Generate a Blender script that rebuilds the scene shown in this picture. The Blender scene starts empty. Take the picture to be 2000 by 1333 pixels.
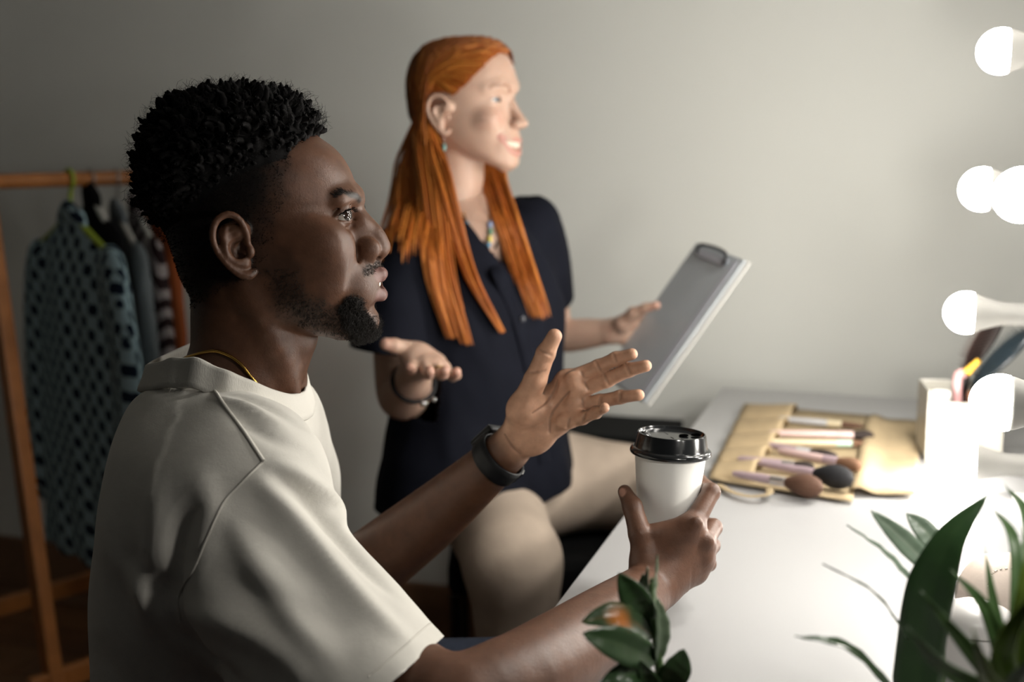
import bpy, bmesh, math, random
import numpy as np
from mathutils import Vector, Matrix

random.seed(7)
RNG = np.random.default_rng(7)
SC = bpy.context.scene
COL = SC.collection

# ------------------------------------------------------------------ camera
PITCH = math.radians(9.0)
FPX = 2400.0
CZ = 1.25
cam_d = bpy.data.cameras.new('camera')
cam = bpy.data.objects.new('camera', cam_d)
COL.objects.link(cam)
cam.location = (0, 0, CZ)
cam.rotation_euler = (math.radians(90) - PITCH, 0, 0)
cam_d.sensor_width = 36.0
cam_d.lens = FPX / 2000 * 36
cam_d.clip_start = 0.05
cam_d.dof.use_dof = True
cam_d.dof.focus_distance = 1.25
cam_d.dof.aperture_fstop = 3.0
SC.camera = cam

# ------------------------------------------------------------------ light and exposure
SC.view_settings.view_transform = 'Standard'
SC.view_settings.look = 'None'
SC.view_settings.gamma = 1.0
SC.view_settings.use_curve_mapping = False
SC.view_settings.exposure = 0.0
world = bpy.data.worlds.new('world')
SC.world = world
world.use_nodes = True
world.node_tree.nodes['Background'].inputs[0].default_value = (0.80, 0.88, 1.0, 1)
world.node_tree.nodes['Background'].inputs[1].default_value = 0.012
BULB_STRENGTH = 128.0


def P(u, v, y):
    """world point that stands y metres in front of the camera and shows at pixel u, v"""
    x = (u - 1000.0) / FPX
    t = (666.5 - v) / FPX
    dy = math.cos(PITCH) + t * math.sin(PITCH)
    dz = -math.sin(PITCH) + t * math.cos(PITCH)
    return np.array((x / dy * y, y, CZ + dz / dy * y))


def PZ(u, v, z):
    """point of the horizontal plane at height z seen at pixel u, v"""
    p = P(u, v, 1.0)
    k = (z - CZ) / (p[2] - CZ)
    return np.array((p[0] * k, k, z))


# ------------------------------------------------------------------ materials
def mat(name, color=(0.5, 0.5, 0.5), rough=0.5, spec=0.5, metal=0.0, noise=None, bump=None, sss=0.0,
        attr=None, emit=None, trans=0.0, coat=0.0, sheen=0.0, alpha=1.0, ior=1.5):
    m = bpy.data.materials.new(name)
    m.use_nodes = True
    nt = m.node_tree
    b = nt.nodes['Principled BSDF']
    I = b.inputs
    I['Base Color'].default_value = (*color, 1)
    I['Roughness'].default_value = rough
    I['Specular IOR Level'].default_value = spec
    I['Metallic'].default_value = metal
    I['IOR'].default_value = ior
    I['Transmission Weight'].default_value = trans
    I['Coat Weight'].default_value = coat
    I['Sheen Weight'].default_value = sheen
    I['Alpha'].default_value = alpha
    if sss:
        I['Subsurface Weight'].default_value = sss
        I['Subsurface Radius'].default_value = (0.006, 0.0025, 0.0015)
        I['Subsurface Scale'].default_value = 1.0
    if emit:
        I['Emission Color'].default_value = (*emit[0], 1)
        I['Emission Strength'].default_value = emit[1]
    tc = nt.nodes.new('ShaderNodeTexCoord')
    src = None
    if attr:
        a = nt.nodes.new('ShaderNodeAttribute')
        a.attribute_name = attr
        src = a.outputs['Color']
    if noise:                                   # (scale, amount)
        n = nt.nodes.new('ShaderNodeTexNoise')
        n.inputs['Scale'].default_value = noise[0]
        n.inputs['Detail'].default_value = 4
        nt.links.new(tc.outputs['Object'], n.inputs['Vector'])
        r = nt.nodes.new('ShaderNodeMapRange')
        r.inputs['From Min'].default_value = 0.25
        r.inputs['From Max'].default_value = 0.75
        r.inputs['To Min'].default_value = 1 - noise[1]
        r.inputs['To Max'].default_value = 1 + noise[1]
        nt.links.new(n.outputs['Fac'], r.inputs['Value'])
        mx = nt.nodes.new('ShaderNodeMix')
        mx.data_type = 'RGBA'
        mx.blend_type = 'MULTIPLY'
        mx.inputs['Factor'].default_value = 1
        if src:
            nt.links.new(src, mx.inputs['A'])
        else:
            mx.inputs['A'].default_value = (*color, 1)
        nt.links.new(r.outputs['Result'], mx.inputs['B'])
        src = mx.outputs['Result']
    if src:
        nt.links.new(src, I['Base Color'])
    if bump:                                    # list of (scale, strength, distance, stretch)
        prev = None
        for sc, st, di, stretch in bump:
            mp = nt.nodes.new('ShaderNodeMapping')
            mp.inputs['Scale'].default_value = stretch
            nt.links.new(tc.outputs['Object'], mp.inputs['Vector'])
            n = nt.nodes.new('ShaderNodeTexNoise')
            n.inputs['Scale'].default_value = sc
            n.inputs['Detail'].default_value = 3
            nt.links.new(mp.outputs['Vector'], n.inputs['Vector'])
            bp = nt.nodes.new('ShaderNodeBump')
            bp.inputs['Strength'].default_value = st
            bp.inputs['Distance'].default_value = di
            nt.links.new(n.outputs['Fac'], bp.inputs['Height'])
            if prev:
                nt.links.new(prev.outputs['Normal'], bp.inputs['Normal'])
            prev = bp
        nt.links.new(prev.outputs['Normal'], I['Normal'])
    return m


# ------------------------------------------------------------------ objects
def tag(o, label=None, cat=None, group=None, kind=None):
    if label: o['label'] = label
    if cat: o['category'] = cat
    if group: o['group'] = group
    if kind: o['kind'] = kind
    return o


def empty(name, loc, label=None, cat=None, group=None):
    o = bpy.data.objects.new(name, None)
    o.empty_display_size = 0.05
    COL.objects.link(o)
    o.location = loc
    return tag(o, label, cat, group)


def mesh_obj(name, verts, faces, material, parent=None, smooth=True, label=None):
    """one mesh object given in world coordinates"""
    me = bpy.data.meshes.new(name)
    if isinstance(verts, np.ndarray): verts = verts.tolist()
    if isinstance(faces, np.ndarray): faces = faces.tolist()
    me.from_pydata(verts, [], faces)
    if smooth: me.shade_smooth()
    if material: me.materials.append(material)
    o = bpy.data.objects.new(name, me)
    COL.objects.link(o)
    if parent is not None: adopt(o, parent)
    if label: o['label'] = label
    return o


def adopt(o, parent):
    o.parent = parent
    if parent.type == 'EMPTY' and parent.parent is None:
        o.matrix_parent_inverse = Matrix.Translation(parent.location).inverted()
    return o


def set_color(o, cols):
    me = o.data
    a = me.color_attributes.new('tint', 'FLOAT_COLOR', 'POINT')
    c = np.ones((len(me.vertices), 4), dtype=np.float32)
    c[:, :3] = cols
    a.data.foreach_set('color', c.ravel())


def bm_obj(name, bm, material, parent=None, smooth=False, label=None):
    me = bpy.data.meshes.new(name)
    bmesh.ops.recalc_face_normals(bm, faces=bm.faces)
    bm.to_mesh(me)
    bm.free()
    if smooth: me.shade_smooth()
    if material: me.materials.append(material)
    o = bpy.data.objects.new(name, me)
    COL.objects.link(o)
    if parent is not None: adopt(o, parent)
    if label: o['label'] = label
    return o


def frame(dirv, up=(0, 0, 1)):
    """3x3 columns: x = dirv, z near up"""
    x = np.array(dirv, float); x /= np.linalg.norm(x)
    u = np.array(up, float)
    y = np.cross(u, x)
    if np.linalg.norm(y) < 1e-6: y = np.cross((0, 1, 0), x)
    y /= np.linalg.norm(y)
    z = np.cross(x, y)
    return np.stack([x, y, z], 1)


def add_box(bm, c, size, R=None, bev=0.0, seg=2):
    r = bmesh.ops.create_cube(bm, size=1.0)
    vs = r['verts']
    M = Matrix.Identity(4)
    if R is not None: M = Matrix([list(row) for row in np.asarray(R)]).to_4x4()
    M = Matrix.Translation(Vector(c)) @ M @ Matrix.Diagonal((*size, 1))
    bmesh.ops.transform(bm, matrix=M, verts=vs)
    if bev > 0:
        es = list({e for v in vs for e in v.link_edges})
        bmesh.ops.bevel(bm, geom=es, offset=bev, segments=seg, profile=0.5, affect='EDGES')


def box(name, c, size, m, parent=None, R=None, bev=0.003, label=None):
    bm = bmesh.new()
    add_box(bm, c, size, R, bev)
    return bm_obj(name, bm, m, parent, smooth=False, label=label)


def smooth_path(pts, n):
    """Catmull-Rom through pts (k,d) resampled to n"""
    p = np.asarray(pts, float)
    if len(p) == 2:
        t = np.linspace(0, 1, n)[:, None]
        return p[0] * (1 - t) + p[1] * t
    q = np.vstack([2 * p[0] - p[1], p, 2 * p[-1] - p[-2]])
    s = np.linspace(0, len(p) - 1 - 1e-9, n)
    i = s.astype(int)
    t = (s - i)[:, None]
    a, b, c, d = q[i], q[i + 1], q[i + 2], q[i + 3]
    return 0.5 * ((2 * b) + (-a + c) * t + (2 * a - 5 * b + 4 * c - d) * t * t + (-a + 3 * b - 3 * c + d) * t ** 3)


def tube_geo(pts, radii, sides=8, closed=False, flat=None, caps=True):
    """swept tube: verts, faces.  flat: (sx, sy) factors of the section"""
    p = np.asarray(pts, float)
    n = len(p)
    r = np.broadcast_to(np.asarray(radii, float), (n,))
    if closed:
        tan = np.roll(p, -1, 0) - np.roll(p, 1, 0)
    else:
        tan = np.gradient(p, axis=0)
    tan /= np.linalg.norm(tan, axis=1)[:, None] + 1e-12
    ref = np.array((0.0, 0.0, 1.0))
    if abs(tan[0] @ ref) > 0.9: ref = np.array((1.0, 0, 0))
    N = np.zeros_like(p)
    a = np.cross(tan[0], np.cross(ref, tan[0])); a /= np.linalg.norm(a)
    N[0] = a
    for i in range(1, n):
        a = N[i - 1] - tan[i] * (N[i - 1] @ tan[i])
        N[i] = a / (np.linalg.norm(a) + 1e-12)
    B = np.cross(tan, N)
    th = np.linspace(0, 2 * np.pi, sides, endpoint=False)
    sx, sy = flat if flat else (1, 1)
    V = p[:, None] + r[:, None, None] * (sx * np.cos(th)[None, :, None] * N[:, None] + sy * np.sin(th)[None, :, None] * B[:, None])
    V = V.reshape(-1, 3)
    F = []
    m = n if closed else n - 1
    for i in range(m):
        j = (i + 1) % n
        for k in range(sides):
            l = (k + 1) % sides
            F.append((i * sides + k, j * sides + k, j * sides + l, i * sides + l)[::-1])
    if caps and not closed:
        F.append(tuple(range(sides)))
        F.append(tuple(range((n - 1) * sides, n * sides))[::-1])
    return V, F


def tube(name, pts, radii, m, parent=None, sides=10, closed=False, flat=None, n=None, label=None):
    if n: 
        rr = np.asarray(radii, float)
        if rr.ndim and len(rr) == len(pts):
            radii = np.interp(np.linspace(0, 1, n), np.linspace(0, 1, len(pts)), rr)
        if closed:
            q = smooth_path(np.vstack([pts, pts[:1]]), n + 1)[:-1]
            pts = q
        else:
            pts = smooth_path(pts, n)
    V, F = tube_geo(pts, radii, sides, closed, flat)
    return mesh_obj(name, V, F, m, parent, label=label)


def lathe_geo(profile, c, axis=(0, 0, 1), sides=40, up=(0, 0, 1), close=True):
    """profile rows (r, h) turned about axis through c"""
    ax = np.array(axis, float); ax /= np.linalg.norm(ax)
    ref = np.array((1.0, 0, 0)) if abs(ax[0]) < 0.9 else np.array((0, 1.0, 0))
    e1 = np.cross(ax, ref); e1 /= np.linalg.norm(e1)
    e2 = np.cross(ax, e1)
    th = np.linspace(0, 2 * np.pi, sides, endpoint=False)
    V, F = [], []
    n = len(profile)
    for r, h in profile:
        for t in th:
            V.append(np.asarray(c) + ax * h + r * (math.cos(t) * e1 + math.sin(t) * e2))
    for i in range(n - 1):
        for k in range(sides):
            l = (k + 1) % sides
            F.append((i * sides + k, i * sides + l, (i + 1) * sides + l, (i + 1) * sides + k))
    if close:
        if profile[0][0] > 1e-5: F.append(tuple(range(sides))[::-1])
        if profile[-1][0] > 1e-5: F.append(tuple(range((n - 1) * sides, n * sides)))
    return np.array(V), F


def lathe(name, profile, c, m, parent=None, axis=(0, 0, 1), sides=40, smooth=True, label=None, close=True):
    V, F = lathe_geo(profile, c, axis, sides, close=close)
    o = mesh_obj(name, V, F, m, parent, smooth, label)
    bm = bmesh.new(); bm.from_mesh(o.data)
    bmesh.ops.remove_doubles(bm, verts=bm.verts, dist=1e-6)
    bmesh.ops.recalc_face_normals(bm, faces=bm.faces)
    bm.to_mesh(o.data); bm.free()
    if smooth:
        try: o.data.set_sharp_from_angle(angle=math.radians(40))
        except Exception: pass
    return o


# ------------------------------------------------------------------ implicit modelling: smooth unions meshed by surface nets
def smin(a, b, k):
    if k <= 0: return np.minimum(a, b)
    h = np.maximum(k - np.abs(a - b), 0) / k
    return np.minimum(a, b) - h * h * (k * 0.25)


class Field:
    def __init__(s, lo, hi, vox, band=0.06):
        s.lo = np.array(lo, float); s.vox = vox
        s.n = np.ceil((np.array(hi, float) - s.lo) / vox).astype(int) + 1
        s.ax = [(s.lo[i] + vox * np.arange(s.n[i])).astype(np.float32) for i in range(3)]
        s.F = np.full(tuple(s.n), band, np.float32)

    def sub(s, lo, hi):
        a = np.clip(np.floor((np.array(lo) - s.lo) / s.vox).astype(int), 0, s.n)
        b = np.clip(np.ceil((np.array(hi) - s.lo) / s.vox).astype(int) + 1, 0, s.n)
        if (b <= a).any(): return None
        sl = tuple(slice(a[i], b[i]) for i in range(3))
        X = s.ax[0][sl[0]][:, None, None]; Y = s.ax[1][sl[1]][None, :, None]; Z = s.ax[2][sl[2]][None, None, :]
        return sl, X, Y, Z

    def apply(s, fn, lo, hi, k=0.0, op='add', pad=0.012):
        r = s.sub(np.array(lo) - pad - k, np.array(hi) + pad + k)
        if r is None: return s
        sl, X, Y, Z = r
        d = fn(X, Y, Z).astype(np.float32)
        A = s.F[sl]
        if op == 'add': s.F[sl] = smin(A, d, k)
        elif op == 'sub': s.F[sl] = -smin(-A, d, k)
        elif op == 'int': s.F[sl] = -smin(-A, -d, k)
        elif op == 'disp': s.F[sl] = A + d
        return s

    def cone(s, a, b, ra, rb, k=0.0, op='add', pad=0.012):
        a = np.array(a, float); b = np.array(b, float); ab = b - a; L = max(ab @ ab, 1e-12)
        m = max(ra, rb)

        def fn(X, Y, Z):
            x, y, z = X - a[0], Y - a[1], Z - a[2]
            t = np.clip((x * ab[0] + y * ab[1] + z * ab[2]) / L, 0, 1)
            return np.sqrt((x - t * ab[0]) ** 2 + (y - t * ab[1]) ** 2 + (z - t * ab[2]) ** 2) - (ra + t * (rb - ra))
        return s.apply(fn, np.minimum(a, b) - m, np.maximum(a, b) + m, k, op, pad)

    def chain(s, pts, radii, k=0.0, op='add', n=None):
        pts = np.array(pts, float); radii = np.array(radii, float)
        if n:
            q = smooth_path(np.hstack([pts, radii[:, None]]), n)
            pts, radii = q[:, :3], q[:, 3]
        if op == 'add' and k > 0 and len(pts) > 2 or op == 'sub':
            # distance to the whole chain first, blended once
            m = radii.max()

            def fn(X, Y, Z):
                D = None
                for i in range(len(pts) - 1):
                    a, b = pts[i], pts[i + 1]; ab = b - a; L = max(ab @ ab, 1e-12)
                    x, y, z = X - a[0], Y - a[1], Z - a[2]
                    t = np.clip((x * ab[0] + y * ab[1] + z * ab[2]) / L, 0, 1)
                    d = np.sqrt((x - t * ab[0]) ** 2 + (y - t * ab[1]) ** 2 + (z - t * ab[2]) ** 2) - (radii[i] + t * (radii[i + 1] - radii[i]))
                    D = d if D is None else smin(D, d, min(0.3 * radii.min(), 0.004))
                return D
            return s.apply(fn, pts.min(0) - m, pts.max(0) + m, k, op)
        for i in range(len(pts) - 1):
            s.cone(pts[i], pts[i + 1], radii[i], radii[i + 1], k, op)
        return s

    def ell(s, c, r, R=None, k=0.0, op='add', pad=0.012):
        c = np.array(c, float); r = np.array(r, float) * np.ones(3)
        R = np.eye(3) if R is None else np.asarray(R, float)
        m = r.max() if not np.allclose(R, np.eye(3)) else r

        def fn(X, Y, Z):
            x, y, z = X - c[0], Y - c[1], Z - c[2]
            u = x * R[0, 0] + y * R[1, 0] + z * R[2, 0]
            v = x * R[0, 1] + y * R[1, 1] + z * R[2, 1]
            w = x * R[0, 2] + y * R[1, 2] + z * R[2, 2]
            k0 = np.sqrt((u / r[0]) ** 2 + (v / r[1]) ** 2 + (w / r[2]) ** 2)
            k1 = np.sqrt((u / r[0] ** 2) ** 2 + (v / r[1] ** 2) ** 2 + (w / r[2] ** 2) ** 2)
            return k0 * (k0 - 1) / np.maximum(k1, 1e-9)
        return s.apply(fn, c - m, c + m, k, op, pad)

    def loft(s, rows, k=0.0, op='add', nb=2.0, nf=2.3, axis_tilt=None, pad=0.02, cfrac=0.45):
        """rows (z, xb, xf, halfwidth[, ycentre]) from low to high z: sections with their own back, front and width"""
        rows = np.array(sorted(rows, key=lambda q: q[0]), float)
        z0, z1 = rows[0, 0], rows[-1, 0]
        zz = s.ax[2]
        f = [pchip(rows[:, 0], rows[:, j], zz) for j in range(1, rows.shape[1])]
        lo = [rows[:, 1].min(), (rows[:, 4] if rows.shape[1] > 4 else 0 * rows[:, 3]).min() - rows[:, 3].max(), z0]
        hi = [rows[:, 2].max(), (rows[:, 4] if rows.shape[1] > 4 else 0 * rows[:, 3]).max() + rows[:, 3].max(), z1]
        r = s.sub(np.array(lo) - pad - k, np.array(hi) + pad + k)
        sl, X, Y, Z = r
        xb, xf, w = [q[sl[2]][None, None, :] for q in f[:3]]
        yc = f[3][sl[2]][None, None, :] if len(f) > 3 else 0.0
        cx = xb + cfrac * (xf - xb)
        dx = X - cx
        fr = dx > 0
        a = np.where(fr, xf - cx, cx - xb)
        a = np.maximum(a, 1e-4); w = np.maximum(w, 1e-4)
        n = np.where(fr, nf, nb)
        q = (np.abs(dx) / a) ** n + (np.abs(Y - yc) / w) ** n
        q = q ** (1 / n)
        d = (q - 1) * np.minimum(a, w) * 0.9
        d = np.where(Z > z1, np.maximum(d, Z - z1), d)
        d = np.where(Z < z0, np.maximum(d, z0 - Z), d)
        A = s.F[sl]
        d = d.astype(np.float32)
        s.F[sl] = smin(A, d, k) if op == 'add' else -smin(-A, d, k)
        return s

    def mesh(s):
        return surface_nets(s.F, s.lo, s.vox)


def pchip(x, y, q):
    x = np.asarray(x, float); y = np.asarray(y, float)
    h = np.diff(x); d = np.diff(y) / h
    m = np.zeros_like(y)
    for i in range(1, len(x) - 1):
        if d[i - 1] * d[i] > 0:
            w1 = 2 * h[i] + h[i - 1]; w2 = h[i] + 2 * h[i - 1]
            m[i] = (w1 + w2) / (w1 / d[i - 1] + w2 / d[i])
    m[0], m[-1] = d[0], d[-1]
    q = np.clip(q, x[0], x[-1])
    i = np.clip(np.searchsorted(x, q) - 1, 0, len(x) - 2)
    t = (q - x[i]) / h[i]
    return ((2 * t ** 3 - 3 * t ** 2 + 1) * y[i] + (t ** 3 - 2 * t ** 2 + t) * h[i] * m[i]
            + (-2 * t ** 3 + 3 * t ** 2) * y[i + 1] + (t ** 3 - t ** 2) * h[i] * m[i + 1])


def surface_nets(F, lo, vox):
    n = F.shape
    S = F < 0
    c = np.zeros((n[0] - 1, n[1] - 1, n[2] - 1), np.uint8)
    for i in (0, 1):
        for j in (0, 1):
            for k in (0, 1):
                c += S[i:n[0] - 1 + i, j:n[1] - 1 + j, k:n[2] - 1 + k]
    act = (c > 0) & (c < 8)
    idx = np.argwhere(act)
    vid = np.full(act.shape, -1, np.int64)
    vid[act] = np.arange(len(idx))
    acc = np.zeros((len(idx), 3)); cnt = np.zeros(len(idx))
    corners = [(i, j, k) for i in (0, 1) for j in (0, 1) for k in (0, 1)]
    vals = {q: F[idx[:, 0] + q[0], idx[:, 1] + q[1], idx[:, 2] + q[2]].astype(float) for q in corners}
    for a in corners:
        for ax in range(3):
            if a[ax]: continue
            b = list(a); b[ax] = 1; b = tuple(b)
            va, vb = vals[a], vals[b]
            cr = (va < 0) != (vb < 0)
            t = np.where(cr, va / np.where(cr, va - vb, 1), 0)
            p = np.tile(np.array(a, float), (len(idx), 1)); p[:, ax] = t
            acc[cr] += p[cr]; cnt[cr] += 1
    V = lo + vox * (idx + acc / cnt[:, None])
    faces = []
    for ax in range(3):
        o = [q for q in range(3) if q != ax]
        sl0 = [slice(1, -1)] * 3; sl1 = [slice(1, -1)] * 3
        sl0[ax] = slice(0, n[ax] - 1); sl1[ax] = slice(1, n[ax])
        s0, s1 = S[tuple(sl0)], S[tuple(sl1)]
        e = np.argwhere(s0 != s1)
        if not len(e): continue
        flip = s0[tuple(e.T)]
        g = e.copy()
        for q in o: g[:, q] += 1
        quad = []
        for d0, d1 in ((0, 0), (1, 0), (1, 1), (0, 1)):
            h = g.copy(); h[:, o[0]] -= d0; h[:, o[1]] -= d1
            quad.append(vid[h[:, 0], h[:, 1], h[:, 2]])
        Q = np.stack(quad, 1)
        rev = flip if ax != 1 else ~flip
        Q[~rev] = Q[~rev][:, ::-1]
        faces.append(Q)
    Fc = np.vstack(faces)
    Fc = Fc[(Fc >= 0).all(1)]
    return V, Fc


def merge_geo(parts):
    V, F, o = [], [], 0
    for v, f in parts:
        v = np.asarray(v); V.append(v)
        F += [tuple(int(i) + o for i in q) for q in (f.tolist() if isinstance(f, np.ndarray) else f)]
        o += len(v)
    return np.vstack(V), F


def vnoise(p, scale, seed=0):
    """cheap smooth value noise at points p (n,3)"""
    q = np.asarray(p) * scale + seed * 17.31
    i = np.floor(q).astype(np.int64); f = q - i
    f = f * f * (3 - 2 * f)
    r = 0
    for dx in (0, 1):
        for dy in (0, 1):
            for dz in (0, 1):
                h = ((i[..., 0] + dx) * 73856093) ^ ((i[..., 1] + dy) * 19349663) ^ ((i[..., 2] + dz) * 83492791) ^ (seed * 2654435)
                h = (h * 1103515245 + 12345) & 0x7fffffff
                h = (h >> 8) % 10007 / 10007.0
                w = (f[..., 0] if dx else 1 - f[..., 0]) * (f[..., 1] if dy else 1 - f[..., 1]) * (f[..., 2] if dz else 1 - f[..., 2])
                r = r + w * h
    return r


def seg_dist(p, pts):
    """distance of points p (n,3) to polyline pts, and parameter 0..1"""
    pts = np.asarray(pts, float)
    best = np.full(len(p), 1e9); par = np.zeros(len(p))
    for i in range(len(pts) - 1):
        a, b = pts[i], pts[i + 1]; ab = b - a
        t = np.clip(((p - a) @ ab) / max(ab @ ab, 1e-12), 0, 1)
        d = np.linalg.norm(p - (a + t[:, None] * ab), axis=1)
        m = d < best
        best[m] = d[m]; par[m] = (i + t[m]) / (len(pts) - 1)
    return best, par


def sstep(a, b, x):
    t = np.clip((x - a) / (b - a), 0, 1)
    return t * t * (3 - 2 * t)


def relax(V, F, it=3, w=0.5, mask=None):
    """Laplacian smoothing on quads"""
    F = np.asarray(F)
    e = np.vstack([F[:, [0, 1]], F[:, [1, 2]], F[:, [2, 3]], F[:, [3, 0]]])
    e = np.vstack([e, e[:, ::-1]])
    n = len(V)
    cnt = np.bincount(e[:, 0], minlength=n).astype(float)
    V = V.copy()
    for _ in range(it):
        a = np.stack([np.bincount(e[:, 0], weights=V[e[:, 1], k], minlength=n) for k in range(3)], 1) / np.maximum(cnt, 1)[:, None]
        m = w if mask is None else (w * mask)[:, None]
        V = V + (a - V) * m
    return V


from mathutils.bvhtree import BVHTree


def seen(bv, u, v, fallback=1.1):
    """first point of a surface under a pixel"""
    o = Vector((0, 0, CZ)); r = Vector(P(u, v, 1.0)) - o
    hit = bv.ray_cast(o, r.normalized(), 5.0)
    return np.array(hit[0]) if hit[0] is not None else P(u, v, fallback)
# ================================================================== the room
WDIR = np.array((0.953, -0.302, 0.0))          # along the back wall, to the right
WNRM = np.array((-0.302, -0.953, 0.0))         # out of the back wall, to the camera
WPT = np.array((-0.22, 2.928, 0.0))
RW = np.stack([WDIR, -WNRM, np.array((0, 0, 1.0))], 1)
m_wall = mat('wall_paint', (0.735, 0.745, 0.705), 0.75, 0.25, noise=(1.2, 0.025), bump=[(180, 0.08, 0.002, (1, 1, 1))])
m_ceil = mat('ceiling_paint', (0.45, 0.45, 0.43), 0.9, 0.2)


def slab(name, c, size, m, R=RW, bev=0.0):
    o = box(name, c, size, m, None, R, bev)
    tag(o, kind='structure')
    return o


slab('wall_back', WPT - WNRM * 0.05 + np.array((0, 0, 1.3)) + WDIR * 0.2, (6.4, 0.1, 2.6), m_wall)
slab('wall_left', WPT - WDIR * 3.05 + WNRM * 2.0 + np.array((0, 0, 1.3)), (0.1, 4.0, 2.6), m_wall)
slab('wall_right', WPT + WDIR * 3.45 + WNRM * 2.0 + np.array((0, 0, 1.3)), (0.1, 4.0, 2.6), m_wall)
slab('ceiling', WPT + WDIR * 0.2 + WNRM * 2.0 + np.array((0, 0, 2.65)), (6.6, 4.2, 0.1), m_ceil)

m_floor_base = mat('floor_joint', (0.02, 0.012, 0.008), 0.8)
floor = slab('floor', WPT + WDIR * 0.2 + WNRM * 2.0 + np.array((0, 0, -0.056)), (6.6, 4.2, 0.1), m_floor_base)
planks = [mat('floor_plank_%s' % n, c, 0.42, 0.4, noise=(6, 0.25), bump=[(30, 0.1, 0.002, (1, 12, 1))])
          for n, c in (('a', (0.17, 0.075, 0.030)), ('b', (0.15, 0.064, 0.026)), ('c', (0.19, 0.088, 0.036)))]
pm = []
for m in planks:
    bm = bmesh.new(); add_box(bm, (0, 0, -0.004), (1.196, 0.136, 0.016), None, 0.0012, 1)
    me = bpy.data.meshes.new('plank'); bm.to_mesh(me); bm.free(); me.materials.append(m); pm.append(me)
for r in range(18):
    for c in range(4):
        o = bpy.data.objects.new('plank', pm[(r * 7 + c * 5 + (r * c) % 3) % 3])
        COL.objects.link(o)
        o.parent = floor
        s = -2.3 + c * 1.2 + (r % 3) * 0.4
        p = WPT + WDIR * s + WNRM * (0.085 + 0.14 * r)
        o.location = (p[0], p[1], 0.0)
        o.rotation_euler = (0, 0, math.atan2(WDIR[1], WDIR[0]))

m_base = mat('baseboard_wood', (0.20, 0.105, 0.055), 0.5, noise=(8, 0.2))
bm = bmesh.new()
add_box(bm, WPT + WNRM * 0.009 + np.array((0, 0, 0.092)) + WDIR * 0.2, (6.2, 0.018, 0.172), RW, 0.004)
add_box(bm, WPT + WNRM * 0.018 + np.array((0, 0, 0.014)) + WDIR * 0.2, (6.2, 0.016, 0.018), RW, 0.005)
tag(bm_obj('baseboard_back', bm, m_base), kind='structure')

# ================================================================== vanity table
TZ = 0.745
TC = np.array((0.4455, 2.56, 0))              # far left corner of the top
TD = -WNRM * -1.0                             # towards the far wall is -WNRM
TL = np.array((-0.302, -0.953, 0))            # along the left edge, towards the camera
m_table = mat('white_lacquer', (0.385, 0.385, 0.39), 0.32, 0.30)
m_tleg = mat('table_frame', (0.75, 0.75, 0.76), 0.4)
table = empty('vanity_table', (*(TC + WDIR * 0.35 + TL * 0.9)[:2], 0.0), 'glossy white vanity table lit by the mirror bulbs', 'table')
TW, TLEN = 0.80, 1.80
box('table_top', TC + WDIR * TW / 2 + TL * TLEN / 2 + np.array((0, 0, TZ - 0.0125)), (TW, TLEN, 0.025), m_table, table, RW, 0.002)
for a in (0.04, TW - 0.04):
    for b in (0.05, TLEN - 0.05):
        box('leg', TC + WDIR * a + TL * b + np.array((0, 0, (TZ - 0.025) / 2 + 0.004)), (0.045, 0.045, TZ - 0.033), m_tleg, table, RW, 0.003)
for a in (0.04, TW - 0.04):
    box('rail', TC + WDIR * a + TL * TLEN / 2 + np.array((0, 0, TZ - 0.055)), (0.02, TLEN - 0.16, 0.05), m_tleg, table, RW, 0.002)

# ================================================================== vanity mirror with bulbs
MN = -WDIR                                     # the mirror faces the sitters
m_bulb = mat('bulb_glow', (1, 1, 1), 0.4, emit=((1.0, 0.955, 0.88), BULB_STRENGTH))
m_bulb_body = mat('bulb_housing', (0.24, 0.235, 0.22), 0.4)
m_socket = mat('bulb_socket', (0.80, 0.80, 0.80), 0.4)
m_mframe = mat('mirror_frame', (0.8, 0.8, 0.79), 0.35)
m_mirror = mat('mirror_glass', (0.9, 0.9, 0.9), 0.03, metal=1.0)
far_b = [P(1955, 100, 1.70), P(1918, 370, 1.75), P(1887, 611, 1.80), P(1890, 903, 1.76)]
near_b = [P(1996, 381, 1.31), P(1953, 787, 1.26)]
near_b.insert(0, near_b[0] + np.array((0.02, 0, 0.25)))
added_next_b = [b + WNRM * .60 for b in near_b[1:2]]  # unseen bulb added nearer the camera to light sleeve and cup
added_up_b = [far_b[0] + np.array((0.012, 0, 0.19)), near_b[0] + np.array((0.0, 0, 0.115))]  # unseen bulbs added above to brighten the wall and faces
BL = 0.112                                     # dome centre to frame face
fcx = (np.mean([b @ WDIR for b in far_b]) + np.mean([b @ WDIR for b in near_b])) / 2 + BL
mp = lambda a, t, z: WDIR * a + WNRM * t + np.array((0, 0, z))
tfar = np.mean([b @ WNRM for b in far_b]); tnear = np.mean([b @ WNRM for b in near_b]); tadded = tnear + .60
mirror = empty('vanity_mirror', mp(fcx + 0.04, (tfar + tnear) / 2, TZ), 'white framed table mirror carrying columns of bulbs', 'mirror')
tm = (tfar + tnear) / 2; hw = (tnear - tfar) / 2
for t in (tfar, tnear, tadded):  # the third post is added out of view for the extra bulb
    box('frame_post', mp(fcx + 0.012, t, TZ + 0.43), (0.024, 0.085, 0.844), m_mframe, mirror, RW, 0.004)
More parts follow.
